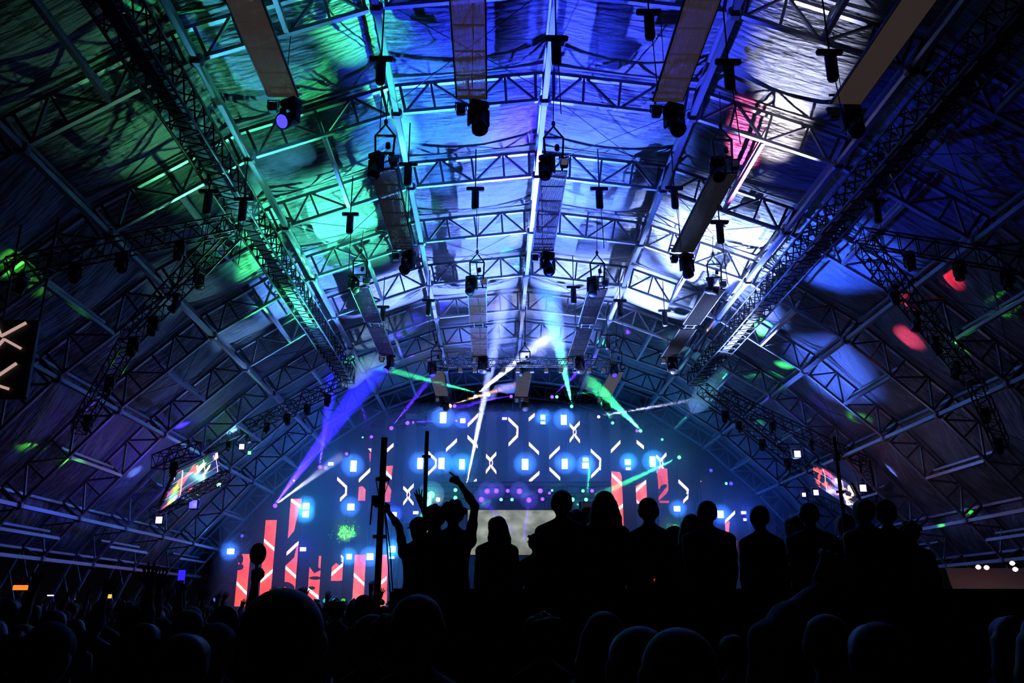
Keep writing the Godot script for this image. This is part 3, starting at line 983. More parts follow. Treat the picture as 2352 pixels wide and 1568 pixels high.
func stage() -> void:
	paint_wall()
	var m := mat(Color(0.015, 0.015, 0.02), 0.4)
	m.emission_enabled = true
	m.emission_texture = ImageTexture.create_from_image(led_picture)
	m.emission_operator = BaseMaterial3D.EMISSION_OP_MULTIPLY
	m.emission = Color.WHITE
	m.emission_energy_multiplier = 1.7
	M.wall_screen = m
	var deck := BoxMesh.new()
	deck.size = Vector3(42, 1.5, 11)
	var dk := thing("stage_deck", "black stage deck under the LED wall", "stage", Vector3(AX, 0, -60.5))
	put("deck", deck, M.scrim, dk, Vector3(0, 0.75, 0))
	var drape := BoxMesh.new()
	drape.size = Vector3(36, 12.5, 0.1)
	tag(put("backdrop", drape, M.scrim, null, Vector3(AX, 7.75, -STAGE - 1.2)), "black cloth backdrop behind the LED columns", "backdrop")
	# LED columns: where they stand, their top and bottom in the picture
	var cols := [[558, 1320, 1272, 1440], [616, 1280, 1194, 1440], [672, 1260, 1145, 1440], [722, 1330, 1255, 1440], [781, 1200, 1040, 1440], [837, 1100, 1000, 1440], [892, 1085, 962, 1440], [938, 1136, 950, 1200], [991, 1060, 946, 1108], [1037, 1022, 946, 1106], [1086, 1000, 946, 1106], [1128, 1063, 946, 1106], [1179, 990, 946, 1106], [1227, 1030, 946, 1106], [1274, 1065, 946, 1106], [1320, 990, 946, 1106], [1369, 1065, 946, 1106], [1416, 1100, 946, 1440], [1472, 1110, 962, 1440], [1522, 1110, 1000, 1440], [1571, 1125, 1040, 1440], [1624, 1150, 1090, 1440], [1679, 1220, 1145, 1440], [1735, 1260, 1194, 1440], [1790, 1300, 1272, 1440]]
	for i in cols.size():
		led_column(cols[i][0], cols[i][1], cols[i][2], cols[i][3], "upright LED column of the stage wall, %s from the left" % ORD[i])
	# scaffold masts between the columns
	for i in 13:
		var p := at(cols[i * 2][0] + 25, 1100, STAGE + 0.5)
		var o := thing("scaffold_mast", "thin dark scaffold mast behind the LED columns, %s from the left" % ORD[i], "mast", Vector3(p.x, 1.5, p.z), "masts behind the stage wall")
		for q in [-0.14, 0.14]: rod("tube", Vector3(q, 0, 0), Vector3(q, minf(11.5, at(cols[i * 2][0], cols[i * 2][2], STAGE).y - 1.0), 0), 0.03, M.truss, o)
		for q in 9: rod("rung", Vector3(-0.14, 0.5 + q * 0.8, 0), Vector3(0.14, 0.9 + q * 0.8, 0), 0.02, M.truss, o)
	var B := Color(0.6, 0.66, 1.0)
	var T := Color(0.5, 0.85, 1.0)
	var V := Color(0.5, 0.42, 1.0)
	var lamps := [[812, 1070, 14, 27, B, 2], [1018, 959, 15, 27, B, 1], [1063, 966, 13, 12, V, 1], [965, 1064, 13, 27, B, 2], [1014, 1064, 14, 27, B, 2], [1061, 1066, 13, 25, T, 2], [760, 1065, 12, 7, B, 1], [806, 1164, 16, 15, B, 1], [906, 1181, 11, 11, V, 1], [955, 1177, 13, 7, V, 1], [703, 1162, 16, 15, T, 1], [702, 1180, 15, 15, T, 1], [530, 1266, 16, 12, B, 1], [696, 1261, 14, 9, V, 1], [802, 1278, 12, 12, T, 1], [850, 1278, 15, 15, B, 1], [901, 1261, 15, 14, T, 1], [900, 1280, 11, 5, T, 1], [1159, 961, 12, 6, V, 1], [1247, 958, 11, 11, B, 1], [1247, 971, 11, 6, B, 1], [1295, 964, 14, 24, B, 1], [1206, 1066, 15, 27, B, 2], [1297, 1065, 14, 25, B, 2], [1345, 1055, 13, 8, B, 1], [1345, 1069, 16, 14, B, 1], [1442, 1061, 14, 13, T, 1], [1443, 1076, 12, 6, V, 1], [1499, 1060, 14, 26, T, 2], [1555, 1168, 15, 12, B, 1], [1655, 1181, 14, 17, B, 1], [1708, 1177, 12, 7, V, 1], [1711, 1193, 7, 6, V, 1], [2031 - 400, 1194, 6, 4, V, 1]]
	var look := {B: "bluish white", T: "cyan white", V: "violet white"}
	for i in lamps.size():
		var l = lamps[i]
		var shape := "tall" if l[3] > 20 else ("square" if l[3] > 9 else "low")
		strobe(l[0], l[1], l[2], l[3], "%s %s strobe panel on the stage wall, %s from the left" % [shape, look[l[4]], rank(lamps, i)], l[4], l[5])
	# DJ riser: screen, mesh band and two trusses in front of the wall
	var c := thing("video_screen", "pale cloudy video screen on the riser at the stage centre", "screen", at(1180, 1222, 55.0))
	var cs := BoxMesh.new()
	cs.size = Vector3(6.0, 2.9, 0.14)
	put("cabinet", cs, M.black, c, Vector3(0, 0, -0.08))
	var qs := st()
	quad(qs, Vector3(-2.95, 1.4, 0), Vector3(2.95, 1.4, 0), Vector3(2.95, -1.4, 0), Vector3(-2.95, -1.4, 0), Vector2(0, 0), Vector2(1, 0), Vector2(1, 1), Vector2(0, 1))
	var pic := Image.create(256, 128, false, Image.FORMAT_RGB8)
	var n := FastNoiseLite.new()
	n.seed = 11
	n.frequency = 0.012
	n.fractal_octaves = 4
	for y in 128:
		for x in 256:
			var k := 0.62 + 0.28 * n.get_noise_2d(x, y * 1.6)
			pic.set_pixel(x, y, Color(k * 0.92, k * 0.96, k * 0.9))
	var sm := mat(Color(0.02, 0.02, 0.02), 0.4)
	sm.emission_enabled = true
	sm.emission_operator = BaseMaterial3D.EMISSION_OP_MULTIPLY
	sm.emission = Color.WHITE
	sm.emission_texture = ImageTexture.create_from_image(pic)
	sm.emission_energy_multiplier = 0.9
	put("screen", done(qs), sm, c, Vector3(0, 0, 0.01))
	var g := thing("wire_mesh", "dark wire mesh band above the centre video screen", "panel", at(1180, 1160, 56.4))
	var gs := st()
	for i in 41: add_box(gs, Transform3D(Basis.from_scale(Vector3(0.02, 0.75, 0.02)), Vector3(-4.5 + i * 0.225, 0, 0)))
	for i in 5: add_box(gs, Transform3D(Basis.from_scale(Vector3(9.0, 0.02, 0.02)), Vector3(0, -0.34 + i * 0.17, 0)))
	var gm := put("mesh", gs.commit(), M.truss, g)
	gm.set_meta("kind", "stuff")
	for q in [-1, 1]: bar("frame", Vector3(-4.5, 0.38 * q, 0), Vector3(4.5, 0.38 * q, 0), 0.06, 0.06, M.truss, g)
	for r in [[1112, "upper"], [1138, "lower"]]:
		box_truss("riser_truss", "%s lattice truss across the riser at the stage centre" % r[0 + 1], "trusses of the riser", at(985, r[0], 56.2), at(1400, r[0], 56.2), 0.3, M.truss)
	var P := Color(0.42, 0.22, 1.0)
	var G := Color(0.35, 1.0, 0.62)
	var W := Color(0.85, 0.85, 1.0)
	var O := Color(1.0, 0.72, 0.45)
	var K := Color(0.2, 0.18, 1.0)
	var dots := [[1119, 1128, P, 1.25], [1140, 1127, P, 1.15], [1166, 1127, P, 0.9], [1193, 1128, P, 1.25], [1241, 1127, P, 1.1], [1262, 1132, P, 0.7], [1268, 1126, G, 0.55], [1339, 1127, G, 0.75], [1360, 1127, P, 0.85], [1106, 1147, P, 1.25], [1151, 1147, G, 0.75], [1176, 1147, G, 0.75], [1215, 1148, P, 1.2], [1246, 1146, P, 0.85], [1315, 1147, G, 0.95], [1346, 1147, G, 0.85], [990, 1136, G, 1.7], [1006, 1147, W, 1.0], [1046, 1125, G, 0.85], [1046, 1143, G, 0.9], [978, 1125, P, 0.75],
		[899, 983, P, 1.0], [936, 971, P, 1.0], [949, 970, P, 0.6], [853, 1003, P, 0.8], [1033, 932, O, 1.05], [1044, 932, P, 0.9], [1092, 910, W, 0.85], [1122, 906, O, 1.0], [1174, 910, P, 0.8], [1268, 911, P, 0.85], [1279, 911, G, 0.75], [1313, 933, G, 0.8], [1375, 957, W, 0.75], [1407, 971, G, 0.75], [1463, 989, P, 0.8], [1471, 989, G, 0.85], [1521, 1009, G, 0.6], [1560, 1050, G, 0.9], [796, 1042, P, 0.8], [735, 1072, P, 1.0], [748, 1074, P, 0.85], [632, 1161, P, 1.05], [1633, 1080, K, 0.8], [1668, 1110, G, 0.65], [1679, 1110, K, 0.9], [833, 1004, G, 0.45], [556, 1230, K, 0.7], [675, 1103, W, 0.45]]
	var hue := {P: "violet", G: "green", W: "white", O: "orange", K: "deep blue"}
	for i in dots.size():
		var k = dots[i]
		var where := "on the riser" if k[1] > 1115 and k[0] > 960 and k[0] < 1400 else "high on the stage wall"
		stage_dot(k[0], k[1], k[2], k[3], "%s beam light %s, %s from the left" % [hue[k[2]], where, rank(dots, i)], 55.3 if where == "on the riser" else 57.0, 1.6 if i == 16 else 1.0)
	stage_shafts()
	side_screens()
	# leafy decor lit green on either side of the stage
	for p in [[795, 1222, "left"], [1550, 1222, "right"]]:
		var o := thing("leafy_bush", "leafy bush lit green at the %s of the stage" % p[2], "plant", at(p[0], p[1], 57.2), "green lit bushes on the stage")
		var s := st()
		for i in 110:
			var v := Vector3(rng.randfn() * 0.34, rng.randfn() * 0.22, rng.randfn() * 0.15)
			var a := rng.randf() * TAU
			var u := Vector3(cos(a), sin(a), rng.randf_range(-0.5, 0.5)) * 0.09
			var w := Vector3(-sin(a), cos(a), rng.randf_range(-0.5, 0.5)) * 0.032
			quad(s, v - u, v + w, v + u, v - w)
		put("leaves", done(s), leaf_material(), o).set_meta("kind", "stuff")
		rod("stem", Vector3(0, 1.5 - o.position.y, 0), Vector3(0, 0, 0), 0.05, M.black, o)
		spot(at(p[0], p[1] + 22, 55.6), at(p[0], p[1], 57.2), Color(0.55, 1.0, 0.3), 26.0, 20.0)  # unseen green spot placed to light the bush

func leaf_material() -> StandardMaterial3D:
	var m := mat(Color(0.5, 0.8, 0.3), 0.5)
	m.backlight_enabled = true
	m.backlight = Color(0.4, 0.5, 0.2)
	m.cull_mode = BaseMaterial3D.CULL_DISABLED
	return m

func rank(list: Array, i: int) -> String:
	var n := 0
	for k in list.size():
		if list[k][0] < list[i][0] or (list[k][0] == list[i][0] and k < i): n += 1
	return ORD[n] if n < ORD.size() else "fifty-%s" % ORD[n - 40]

func stage_shafts() -> void:
	var P := Color(0.32, 0.1, 1.0)
	var G := Color(0.25, 1.0, 0.55)
	var W := Color(0.8, 0.84, 1.0)
	var O := Color(1.0, 0.68, 0.38)
	var K := Color(0.13, 0.06, 1.0)
	var S := 57.0
	var list := [
		["white shaft rising from the stage wall to the right", 1092, 910, S, 1278, 756, 44.0, W, 4500.0, 1.6, 13.0, 0.2],
		["orange shaft high on the stage wall", 1033, 932, S, 1165, 890, 52.0, O, 800.0, 1.6, 7.0, 0.3],
		["tall white shaft rising from the riser", 1070, 1122, 55.3, 1158, 690, 40.0, W, 5200.0, 1.1, 18.0, 0.16],
		["green shaft rising steeply to the roof", 1313, 933, S, 1250, 640, 34.0, G, 3600.0, 1.3, 22.0, 0.09],
		["short green shaft pointing right on the stage wall", 1279, 911, S, 1400, 896, 53.0, G, 420.0, 1.4, 5.0, 0.16],
		["violet shaft pointing up right on the stage wall", 1268, 911, S, 1345, 840, 52.0, P, 900.0, 1.8, 5.5, 0.16],
		["violet shaft below the left strip of the fourth row", 899, 983, S, 985, 875, 52.0, P, 1100.0, 1.8, 7.0, 0.14],
		["violet shaft pointing right on the stage wall", 936, 971, S, 1030, 966, 55.0, P, 500.0, 2.0, 3.5, 0.2],
		["violet shaft pointing up left", 1044, 932, S, 1000, 880, 53.0, P, 500.0, 1.5, 4.0, 0.16],
		["violet shaft pointing left above the stage wall", 1174, 910, S, 1095, 925, 55.0, P, 600.0, 2.5, 3.5, 0.18],
		["cool white shaft reaching to the right roof side", 1375, 957, S, 1630, 912, 52.0, W, 1500.0, 1.2, 9.0, 0.12],
		["green shaft pointing up left under the fourth row", 1407, 971, S, 1360, 890, 52.0, G, 520.0, 1.5, 5.0, 0.14],
		["wide green shaft from the right of the stage wall", 1471, 989, S, 1340, 860, 46.0, G, 2000.0, 2.6, 11.0, 0.08],
		["green shaft slanting down to the left of the right cross", 1560, 1050, S, 1380, 1135, 53.0, G, 1200.0, 1.9, 8.0, 0.12],
		["faint green shaft pointing up right", 1521, 1009, S, 1610, 925, 54.0, G, 240.0, 1.2, 6.0, 0.12],
		["upright blue shaft left of the stage wall", 735, 1072, S, 760, 900, 50.0, K, 2600.0, 2.6, 9.0, 0.12],
		["wide blue shaft from the left of the stage", 632, 1161, S, 820, 905, 50.0, K, 5200.0, 3.6, 13.5, 0.1],
		["pale shaft beside the wide blue one", 634, 1160, S, 800, 1035, 52.0, W, 420.0, 2.6, 7.0, 0.09],
		["green shaft slanting down between two heads", 1315, 1147, 55.3, 1372, 1205, 53.0, G, 900.0, 2.2, 3.5, 0.25],
		["upright green shaft above the riser", 1346, 1147, 55.3, 1356, 1060, 54.0, G, 500.0, 2.4, 3.2, 0.2],
		["green shaft across the riser to the right", 1176, 1147, 55.3, 1300, 1108, 54.0, G, 360.0, 1.4, 4.6, 0.16],
		["green shaft across the riser to the left", 1151, 1147, 55.3, 1060, 1168, 54.0, G, 260.0, 1.5, 3.2, 0.18],
		["violet shaft slanting down from the riser", 1106, 1147, 55.3, 1150, 1190, 54.5, P, 420.0, 2.4, 2.0, 0.25],
		["violet shaft falling over the centre screen", 1215, 1148, 55.3, 1208, 1200, 54.5, P, 420.0, 2.4, 2.2, 0.25],
		["faint violet shaft at the left end of the wall", 853, 1003, S, 828, 925, 54.0, P, 420.0, 1.4, 5.0, 0.13],
		["green shaft reaching far to the left", 1105, 906, S, 850, 838, 50.0, G, 1600.0, 1.7, 11.0, 0.09],
		["green glow above the left of the riser", 990, 1136, 55.3, 975, 1200, 54.0, G, 60.0, 14.0, 3.2, 0.2]]
	smoke()
	for b in list:
		beam(b[0], at(b[1], b[2], b[3]), at(b[4], b[5], b[6]), b[7], b[8] * shaft_gain, b[9], b[10], b[11])
	mist("blue haze in front of the stage wall", Vector3(AX, 7.9, -56.2), Vector3(38, 13.6, 4.2), 0.06, RenderingServer.FOG_VOLUME_SHAPE_BOX)

var shaft_gain := 4.0

func side_screens() -> void:
	var pic := Image.create(256, 128, false, Image.FORMAT_RGB8)
	for k in 2:
		var n := FastNoiseLite.new()
		n.seed = 21 + k
		n.frequency = 0.018
		for y in 128:
			for x in 256:
				var v := n.get_noise_2d(x * (0.6 + 0.3 * k), y + x * 0.5)
				var c := Color(0.03, 0.02, 0.03)
				if v > 0.12: c = Color(0.95, 0.86, 0.76) if x > 130 else Color(0.9, 0.3, 0.24)
				elif v > 0.04: c = Color(0.5, 0.13, 0.1) if x < 170 else Color(0.25, 0.22, 0.2)
				if absi(x - 70) < 3 or absi(x - 170) < 3 or absi(x - 240) < 3: c = Color(0.85, 0.78, 0.7)
				if absi(y - 40) < 2 or absi(y - 92) < 2: c = Color(0.8, 0.72, 0.64)
				pic.set_pixel(x, y, c)
		var m := mat(Color(0.02, 0.02, 0.02), 0.4)
		m.emission_enabled = true
		m.emission_operator = BaseMaterial3D.EMISSION_OP_MULTIPLY
		m.emission = Color.WHITE
		m.emission_texture = ImageTexture.create_from_image(pic)
		m.emission_energy_multiplier = 1.4
		var q: Array
		if k == 0: q = [at(408, 1085, 36.0), at(500, 1038, 46.0), at(506, 1080, 46.0), at(368, 1172, 36.0)]
		else: q = [at(1866, 1062, 46.0), at(1950, 1112, 36.0), at(1992, 1190, 36.0), at(1872, 1112, 46.0)]
		var o := thing("side_screen", "red and white LED screen along the %s side of the tent" % ["left", "right"][k], "LED screen", q[0], "side screens")
		var s := st()
		var c := []
		for p in q: c.append(p - q[0])
		if k == 0: quad(s, c[0], c[1], c[2], c[3], Vector2(0.2, 0), Vector2(1, 0), Vector2(1, 1), Vector2(0, 1))
		else: quad(s, c[0], c[1], c[2], c[3], Vector2(0, 0), Vector2(0.8, 0), Vector2(1, 1), Vector2(0, 1))
		put("screen", done(s), m, o)
		var f := holder("frame", o)
		var back: Vector3 = (c[1] - c[0]).cross(c[3] - c[0]).normalized() * 0.12
		if back.dot(Vector3(1, 0, 0)) * (1 if k == 0 else -1) > 0: back = -back
		for i in 4: bar("rail", c[i] + back, c[(i + 1) % 4] + back, 0.1, 0.1, M.black, f)
	# loose lamps around the side screens
	var V := Color(0.62, 0.6, 1.0)
	for r in [[410, 1098, 40.0, "left", 1.0, V, "at the upper edge of"], [504, 1113, 44.0, "left", 0.7, Color(0.6, 1.0, 0.9), "right of"], [368, 1194, 36.0, "left", 0.9, V, "at the lower end of"], [557, 1026, 44.0, "left", 0.9, V, "high above"], [447, 1158, 42.0, "left", 1.3, Color(0.22, 0.2, 1.0), "deep blue, under"], [1829, 1043, 42.0, "right", 1.1, V, "above and left of"], [1872, 1131, 44.0, "right", 0.9, V, "at the lower left corner of"], [1979, 1121, 38.0, "right", 1.0, V, "at the right edge of"], [1845, 1136, 46.0, "right", 0.7, V, "low and left of"], [574, 1040, 46.0, "left", 0.6, Color(0.3, 1.0, 0.5), "green, above"]]:
		var o := thing("strobe_lamp", "small glowing lamp %s the %s side screen" % [r[6], r[3]], "stage light", at(r[0], r[1], r[2]), "lamps by the side screens")
		put("body", small_body, M.black, o)
		put("face", small_face, glow(r[5], 4.0), o, Vector3(0, -0.01, 0.105))
		o.scale = Vector3.ONE * r[4] * 1.5
		omni(o.position, r[5], 0.8 if r[4] < 1.2 else 8.0, 0.1, o).position = Vector3(0, 0, 0.3)

# drifting smoke, each stretch lit by an unseen flood placed for it
func smoke() -> void:
	var r := RandomNumberGenerator.new()
	r.seed = 4
	var puffs := [
		[585, 400, 23.0, 700, 350, 22.0, Color(0.35, 0.85, 1.0), 420.0, 6, 0.42, "thin cyan smoke drifting past the left long truss"],
		[560, 470, 24.0, 545, 500, 25.0, Color(0.3, 0.9, 0.8), 140.0, 2, 0.45, "wisp of smoke below the left long truss"],
		[800, 880, 47.0, 890, 830, 46.0, Color(0.65, 0.85, 1.0), 520.0, 4, 0.9, "pale smoke at the foot of the left long truss"],
		[1570, 925, 47.0, 1650, 905, 46.0, Color(0.5, 0.9, 1.0), 420.0, 3, 0.7, "pale smoke at the foot of the right long truss"],
		[1222, 808, 46.5, 1272, 768, 45.5, Color(0.85, 0.88, 1.0), 1500.0, 3, 0.55, "white smoke in the white shaft"],
		[1118, 908, 52.0, 1160, 892, 51.0, Color(1.0, 0.8, 0.6), 260.0, 2, 0.5, "warm smoke in the orange shaft"],
		[1265, 730, 40.0, 1255, 690, 39.0, Color(0.5, 1.0, 0.75), 160.0, 2, 0.4, "green smoke in the steep green shaft"],
		[1136, 800, 47.0, 1150, 730, 45.0, Color(0.75, 0.75, 0.95), 150.0, 2, 0.55, "grey smoke in the tall white shaft"],
		[960, 250, 26.0, 880, 300, 25.0, Color(0.3, 0.7, 1.0), 260.0, 3, 1.0, "blue smoke round the first left beam"]]
	for p in puffs:
		var a := at(p[0], p[1], p[2])
		var b := at(p[3], p[4], p[5])
		for i in p[8]:
			var c: Vector3 = a.lerp(b, (i + 0.5) / p[8]) + Vector3(r.randfn(), r.randfn(), r.randfn()) * p[9] * 0.35
			var s: float = p[9] * r.randf_range(0.9, 2.2)
			mist(p[10], c, Vector3(s * r.randf_range(1.0, 1.9), s * r.randf_range(0.5, 0.9), s), 0.36, RenderingServer.FOG_VOLUME_SHAPE_ELLIPSOID, r.randf_range(-0.2, 0.9))
		var m := (a + b) / 2
		var from := Vector3(clampf(m.x * 0.4 + 2.0, -8, 10), 2.1, -48)
		var far := (m - from).length()
		flood(from.x, m, p[6], p[7] * 0.22 * far * far / 48.0, rad_to_deg(atan((b - a).length() / 2 / far)) * 1.3 + 2.4)
	# tall LED tower with white bars at the left edge
	var o := thing("led_tower", "dark LED tower at the left edge showing white crossing bars", "LED screen", at(8, 900, 22.0))
	put("cabinet", bevel_box(Vector3(1.3, 2.2, 0.2), 0.04), M.black, o, Vector3(-0.1, 0.95, -0.16))
	for q in [[-40, 712, 2, 772], [2, 772, 60, 741], [-8, 798, 10, 778], [10, 779, 48, 800], [-30, 880, 38, 834], [-20, 880, 20, 893]]:
		var u := at(q[0], q[1], 22.0) - o.position
		var v := at(q[2], q[3], 22.0) - o.position
		u.x = clampf(u.x, -0.74, 0.74)
		bar("light_bar", u, v, 0.07, 0.05, glow(Color(1.0, 0.82, 0.78), 0.5), o, Vector3(0, 0, 1))
	for q in [-1, 1]: rod("hanger", Vector3(0.5 * q, 2.0, -0.2), Vector3(0.5 * q, 5.2, -0.2), 0.03, M.black, o)
	# blue light through haze from the nearest hanging head
	beam("short blue shaft from the hanging head of the first left strip", at(648, 264, 18.6), at(505, 120, 16.5), Color(0.13, 0.06, 1.0), 60.0, 2.6, 3.2, 0.25)

# ---------------------------------------------------------------- people
# bones: [from, to, radius there, radius here, colour number]; meshed as one smooth surface
class Flesh:
	var verts := PackedVector3Array()
	var norms := PackedVector3Array()
	var cols := PackedColorArray()
	var idx := PackedInt32Array()

	func grow(bones: Array, colors: Array, cell: float, k: float) -> void:
		var lo := Vector3.ONE * 1e6
		var hi := Vector3.ONE * -1e6
		for b in bones:
			var r := maxf(b[2], b[3])
			lo = lo.min(b[0] - Vector3.ONE * r).min(b[1] - Vector3.ONE * r)
			hi = hi.max(b[0] + Vector3.ONE * r).max(b[1] + Vector3.ONE * r)
		lo -= Vector3.ONE * cell * 3
		hi += Vector3.ONE * cell * 3
		var nx := ceili((hi.x - lo.x) / cell) + 1
		var ny := ceili((hi.y - lo.y) / cell) + 1
		var nz := ceili((hi.z - lo.z) / cell) + 1
		var v := PackedFloat32Array()
		v.resize(nx * ny * nz)
		v.fill(1.0)
		var near := PackedFloat32Array()
		near.resize(v.size())
		near.fill(1.0)
		var who := PackedByteArray()
		who.resize(v.size())
		for b in bones:
			var a: Vector3 = b[0]
			var ab: Vector3 = b[1] - a
			var l2 := maxf(ab.length_squared(), 1e-9)
			var ra: float = b[2]
			var dr: float = b[3] - ra
			var c: int = b[4]
			var m := maxf(b[2], b[3]) + cell * 2.5 + k * 0.5
			var p0: Vector3 = (a.min(b[1]) - Vector3.ONE * m - lo) / cell
			var p1: Vector3 = (a.max(b[1]) + Vector3.ONE * m - lo) / cell
			for z in range(maxi(0, floori(p0.z)), mini(nz - 1, ceili(p1.z)) + 1):
				for y in range(maxi(0, floori(p0.y)), mini(ny - 1, ceili(p1.y)) + 1):
					var i := nx * (y + ny * z)
					for x in range(maxi(0, floori(p0.x)), mini(nx - 1, ceili(p1.x)) + 1):
						var q := Vector3(lo.x + x * cell, lo.y + y * cell, lo.z + z * cell) - a
						var t := clampf(q.dot(ab) / l2, 0.0, 1.0)
						var d := (q - ab * t).length() - ra - dr * t
						var j := i + x
						if d < near[j]:
							near[j] = d
							who[j] = c
						var o := v[j]
						var h := k - absf(o - d)
						v[j] = minf(o, d) - (h * h * 0.25 / k if h > 0.0 else 0.0)
		var cellv := PackedInt32Array()
		cellv.resize(v.size())
		cellv.fill(-1)
		var sx := 1
		var sy := nx
		var sz := nx * ny
		var off := [0, sx, sy, sx + sy, sz, sx + sz, sy + sz, sx + sy + sz]
		var base := verts.size()
		var edges := [[0, 1], [2, 3], [4, 5], [6, 7], [0, 2], [1, 3], [4, 6], [5, 7], [0, 4], [1, 5], [2, 6], [3, 7]]
		for z in nz - 1:
			for y in ny - 1:
				var i := nx * (y + ny * z)
				for x in nx - 1:
					var j := i + x
					var s := v[j] < 0.0
					if (v[j + 1] < 0.0) == s and (v[j + sy] < 0.0) == s and (v[j + sy + 1] < 0.0) == s and (v[j + sz] < 0.0) == s and (v[j + sz + 1] < 0.0) == s and (v[j + sz + sy] < 0.0) == s and (v[j + sz + sy + 1] < 0.0) == s:
						continue
					var p := Vector3.ZERO
					var n := 0
					for e in edges:
						var a := v[j + off[e[0]]]
						var b := v[j + off[e[1]]]
						if (a < 0.0) != (b < 0.0):
							var t := a / (a - b)
							var ca: int = e[0]
							var cb: int = e[1]
							p += Vector3(ca & 1, (ca >> 1) & 1, ca >> 2).lerp(Vector3(cb & 1, (cb >> 1) & 1, cb >> 2), t)
							n += 1
					cellv[j] = verts.size()
					verts.append(lo + (Vector3(x, y, z) + p / n) * cell)
					cols.append(colors[who[j]])
					norms.append(Vector3.ZERO)
		for z in range(1, nz - 1):
			for y in range(1, ny - 1):
				var i := nx * (y + ny * z)
				for x in range(1, nx - 1):
					var j := i + x
					if cellv[j] < 0: continue
					var s := v[j] < 0.0
					if (v[j + 1] < 0.0) != s: face(cellv[j - sy - sz], cellv[j - sz], cellv[j], cellv[j - sy], s)
					if (v[j + sy] < 0.0) != s: face(cellv[j - sx - sz], cellv[j - sx], cellv[j], cellv[j - sz], s)
					if (v[j + sz] < 0.0) != s: face(cellv[j - sx - sy], cellv[j - sy], cellv[j], cellv[j - sx], s)

	func face(a: int, b: int, c: int, d: int, out: bool) -> void:
		if a < 0 or b < 0 or c < 0 or d < 0: return
		var n := (verts[c] - verts[a]).cross(verts[d] - verts[b])
		if not out: n = -n
		for q in [a, b, c, d]: norms[q] += n
		if out: idx.append_array(PackedInt32Array([a, c, b, a, d, c]))
		else: idx.append_array(PackedInt32Array([a, b, c, a, c, d]))

	func add(other: Flesh, t: Transform3D, mirror: bool, color: Color) -> void:
		var base := verts.size()
		for i in other.verts.size():
			var p := other.verts[i]
			var n := other.norms[i]
			if mirror:
				p.x = -p.x
				n.x = -n.x
			verts.append(t * p)
			norms.append(t.basis * n)
			cols.append(color)
		for i in other.idx.size() / 3:
			var a := base + other.idx[3 * i]
			var b := base + other.idx[3 * i + 1]
			var c := base + other.idx[3 * i + 2]
			idx.append_array(PackedInt32Array([a, c, b] if mirror else [a, b, c]))

	func mesh() -> ArrayMesh:
		var nn := PackedVector3Array()
		for n in norms: nn.append(n.normalized())
		var arr := []
		arr.resize(Mesh.ARRAY_MAX)
		arr[Mesh.ARRAY_VERTEX] = verts
		arr[Mesh.ARRAY_NORMAL] = nn
		arr[Mesh.ARRAY_COLOR] = cols
		arr[Mesh.ARRAY_INDEX] = idx
		var m := ArrayMesh.new()
		m.add_surface_from_arrays(Mesh.PRIMITIVE_TRIANGLES, arr)
		return m

var hands := {}

# a right hand: wrist at the origin, fingers along +y, palm towards +z, thumb on the -x side
func hand(pose: String, cell: float) -> Flesh:
	var key := "%s %.4f" % [pose, cell]
	if hands.has(key): return hands[key]
	var f := Flesh.new()
	var b := []
	b.append([Vector3(0, -0.03, 0), Vector3(0, 0.01, 0), 0.026, 0.027, 0])
	for x in [-0.026, -0.009, 0.009, 0.026]:
		b.append([Vector3(x * 0.6, 0.015, 0), Vector3(x, 0.085 - absf(x - 0.0) * 0.25, 0), 0.019, 0.0125, 0])
	var lens := [0.072, 0.082, 0.076, 0.06]
	var curl := [0.15, 0.1, 0.12, 0.2]
	if pose == "point": curl = [0.08, 1.35, 1.45, 1.5]
	elif pose == "grip": curl = [1.1, 1.15, 1.2, 1.25]
	elif pose == "loose": curl = [0.4, 0.5, 0.55, 0.6]
	for i in 4:
		var x: float = [-0.03, -0.01, 0.011, 0.03][i]
		var p := Vector3(x, 0.088 - absf(x) * 0.3, 0)
		var fan: float = x * (3.2 if pose == "open" else 1.2)
		var a := 0.0
		for k in 3:
			a += curl[i] * (0.75 if k == 0 else 1.0)
			var l: float = lens[i] * [0.46, 0.3, 0.24][k]
			var q := p + Vector3(fan * l / 0.09 * 0.3 * cos(a), cos(a) * l, sin(a) * l)
			b.append([p, q, 0.0098 - 0.0009 * k, 0.0092 - 0.001 * k, 0])
			p = q
	var t0 := Vector3(-0.02, 0.02, 0.008)
	var t1 := Vector3(-0.048, 0.05, 0.016)
	var t2 := Vector3(-0.066, 0.078, 0.018)
	var t3 := Vector3(-0.076, 0.102, 0.014)
	if pose != "open":
		t2 = Vector3(-0.045, 0.08, 0.03)
		t3 = Vector3(-0.028, 0.1, 0.042)
	b.append([t0, t1, 0.018, 0.0125, 0])
	b.append([t1, t2, 0.0125, 0.0105, 0])
	b.append([t2, t3, 0.0105, 0.0088, 0])
	f.grow(b, [Color.WHITE], cell, 0.006)
	hands[key] = f
	return f

var skin_tone := Color(0.3, 0.19, 0.14)

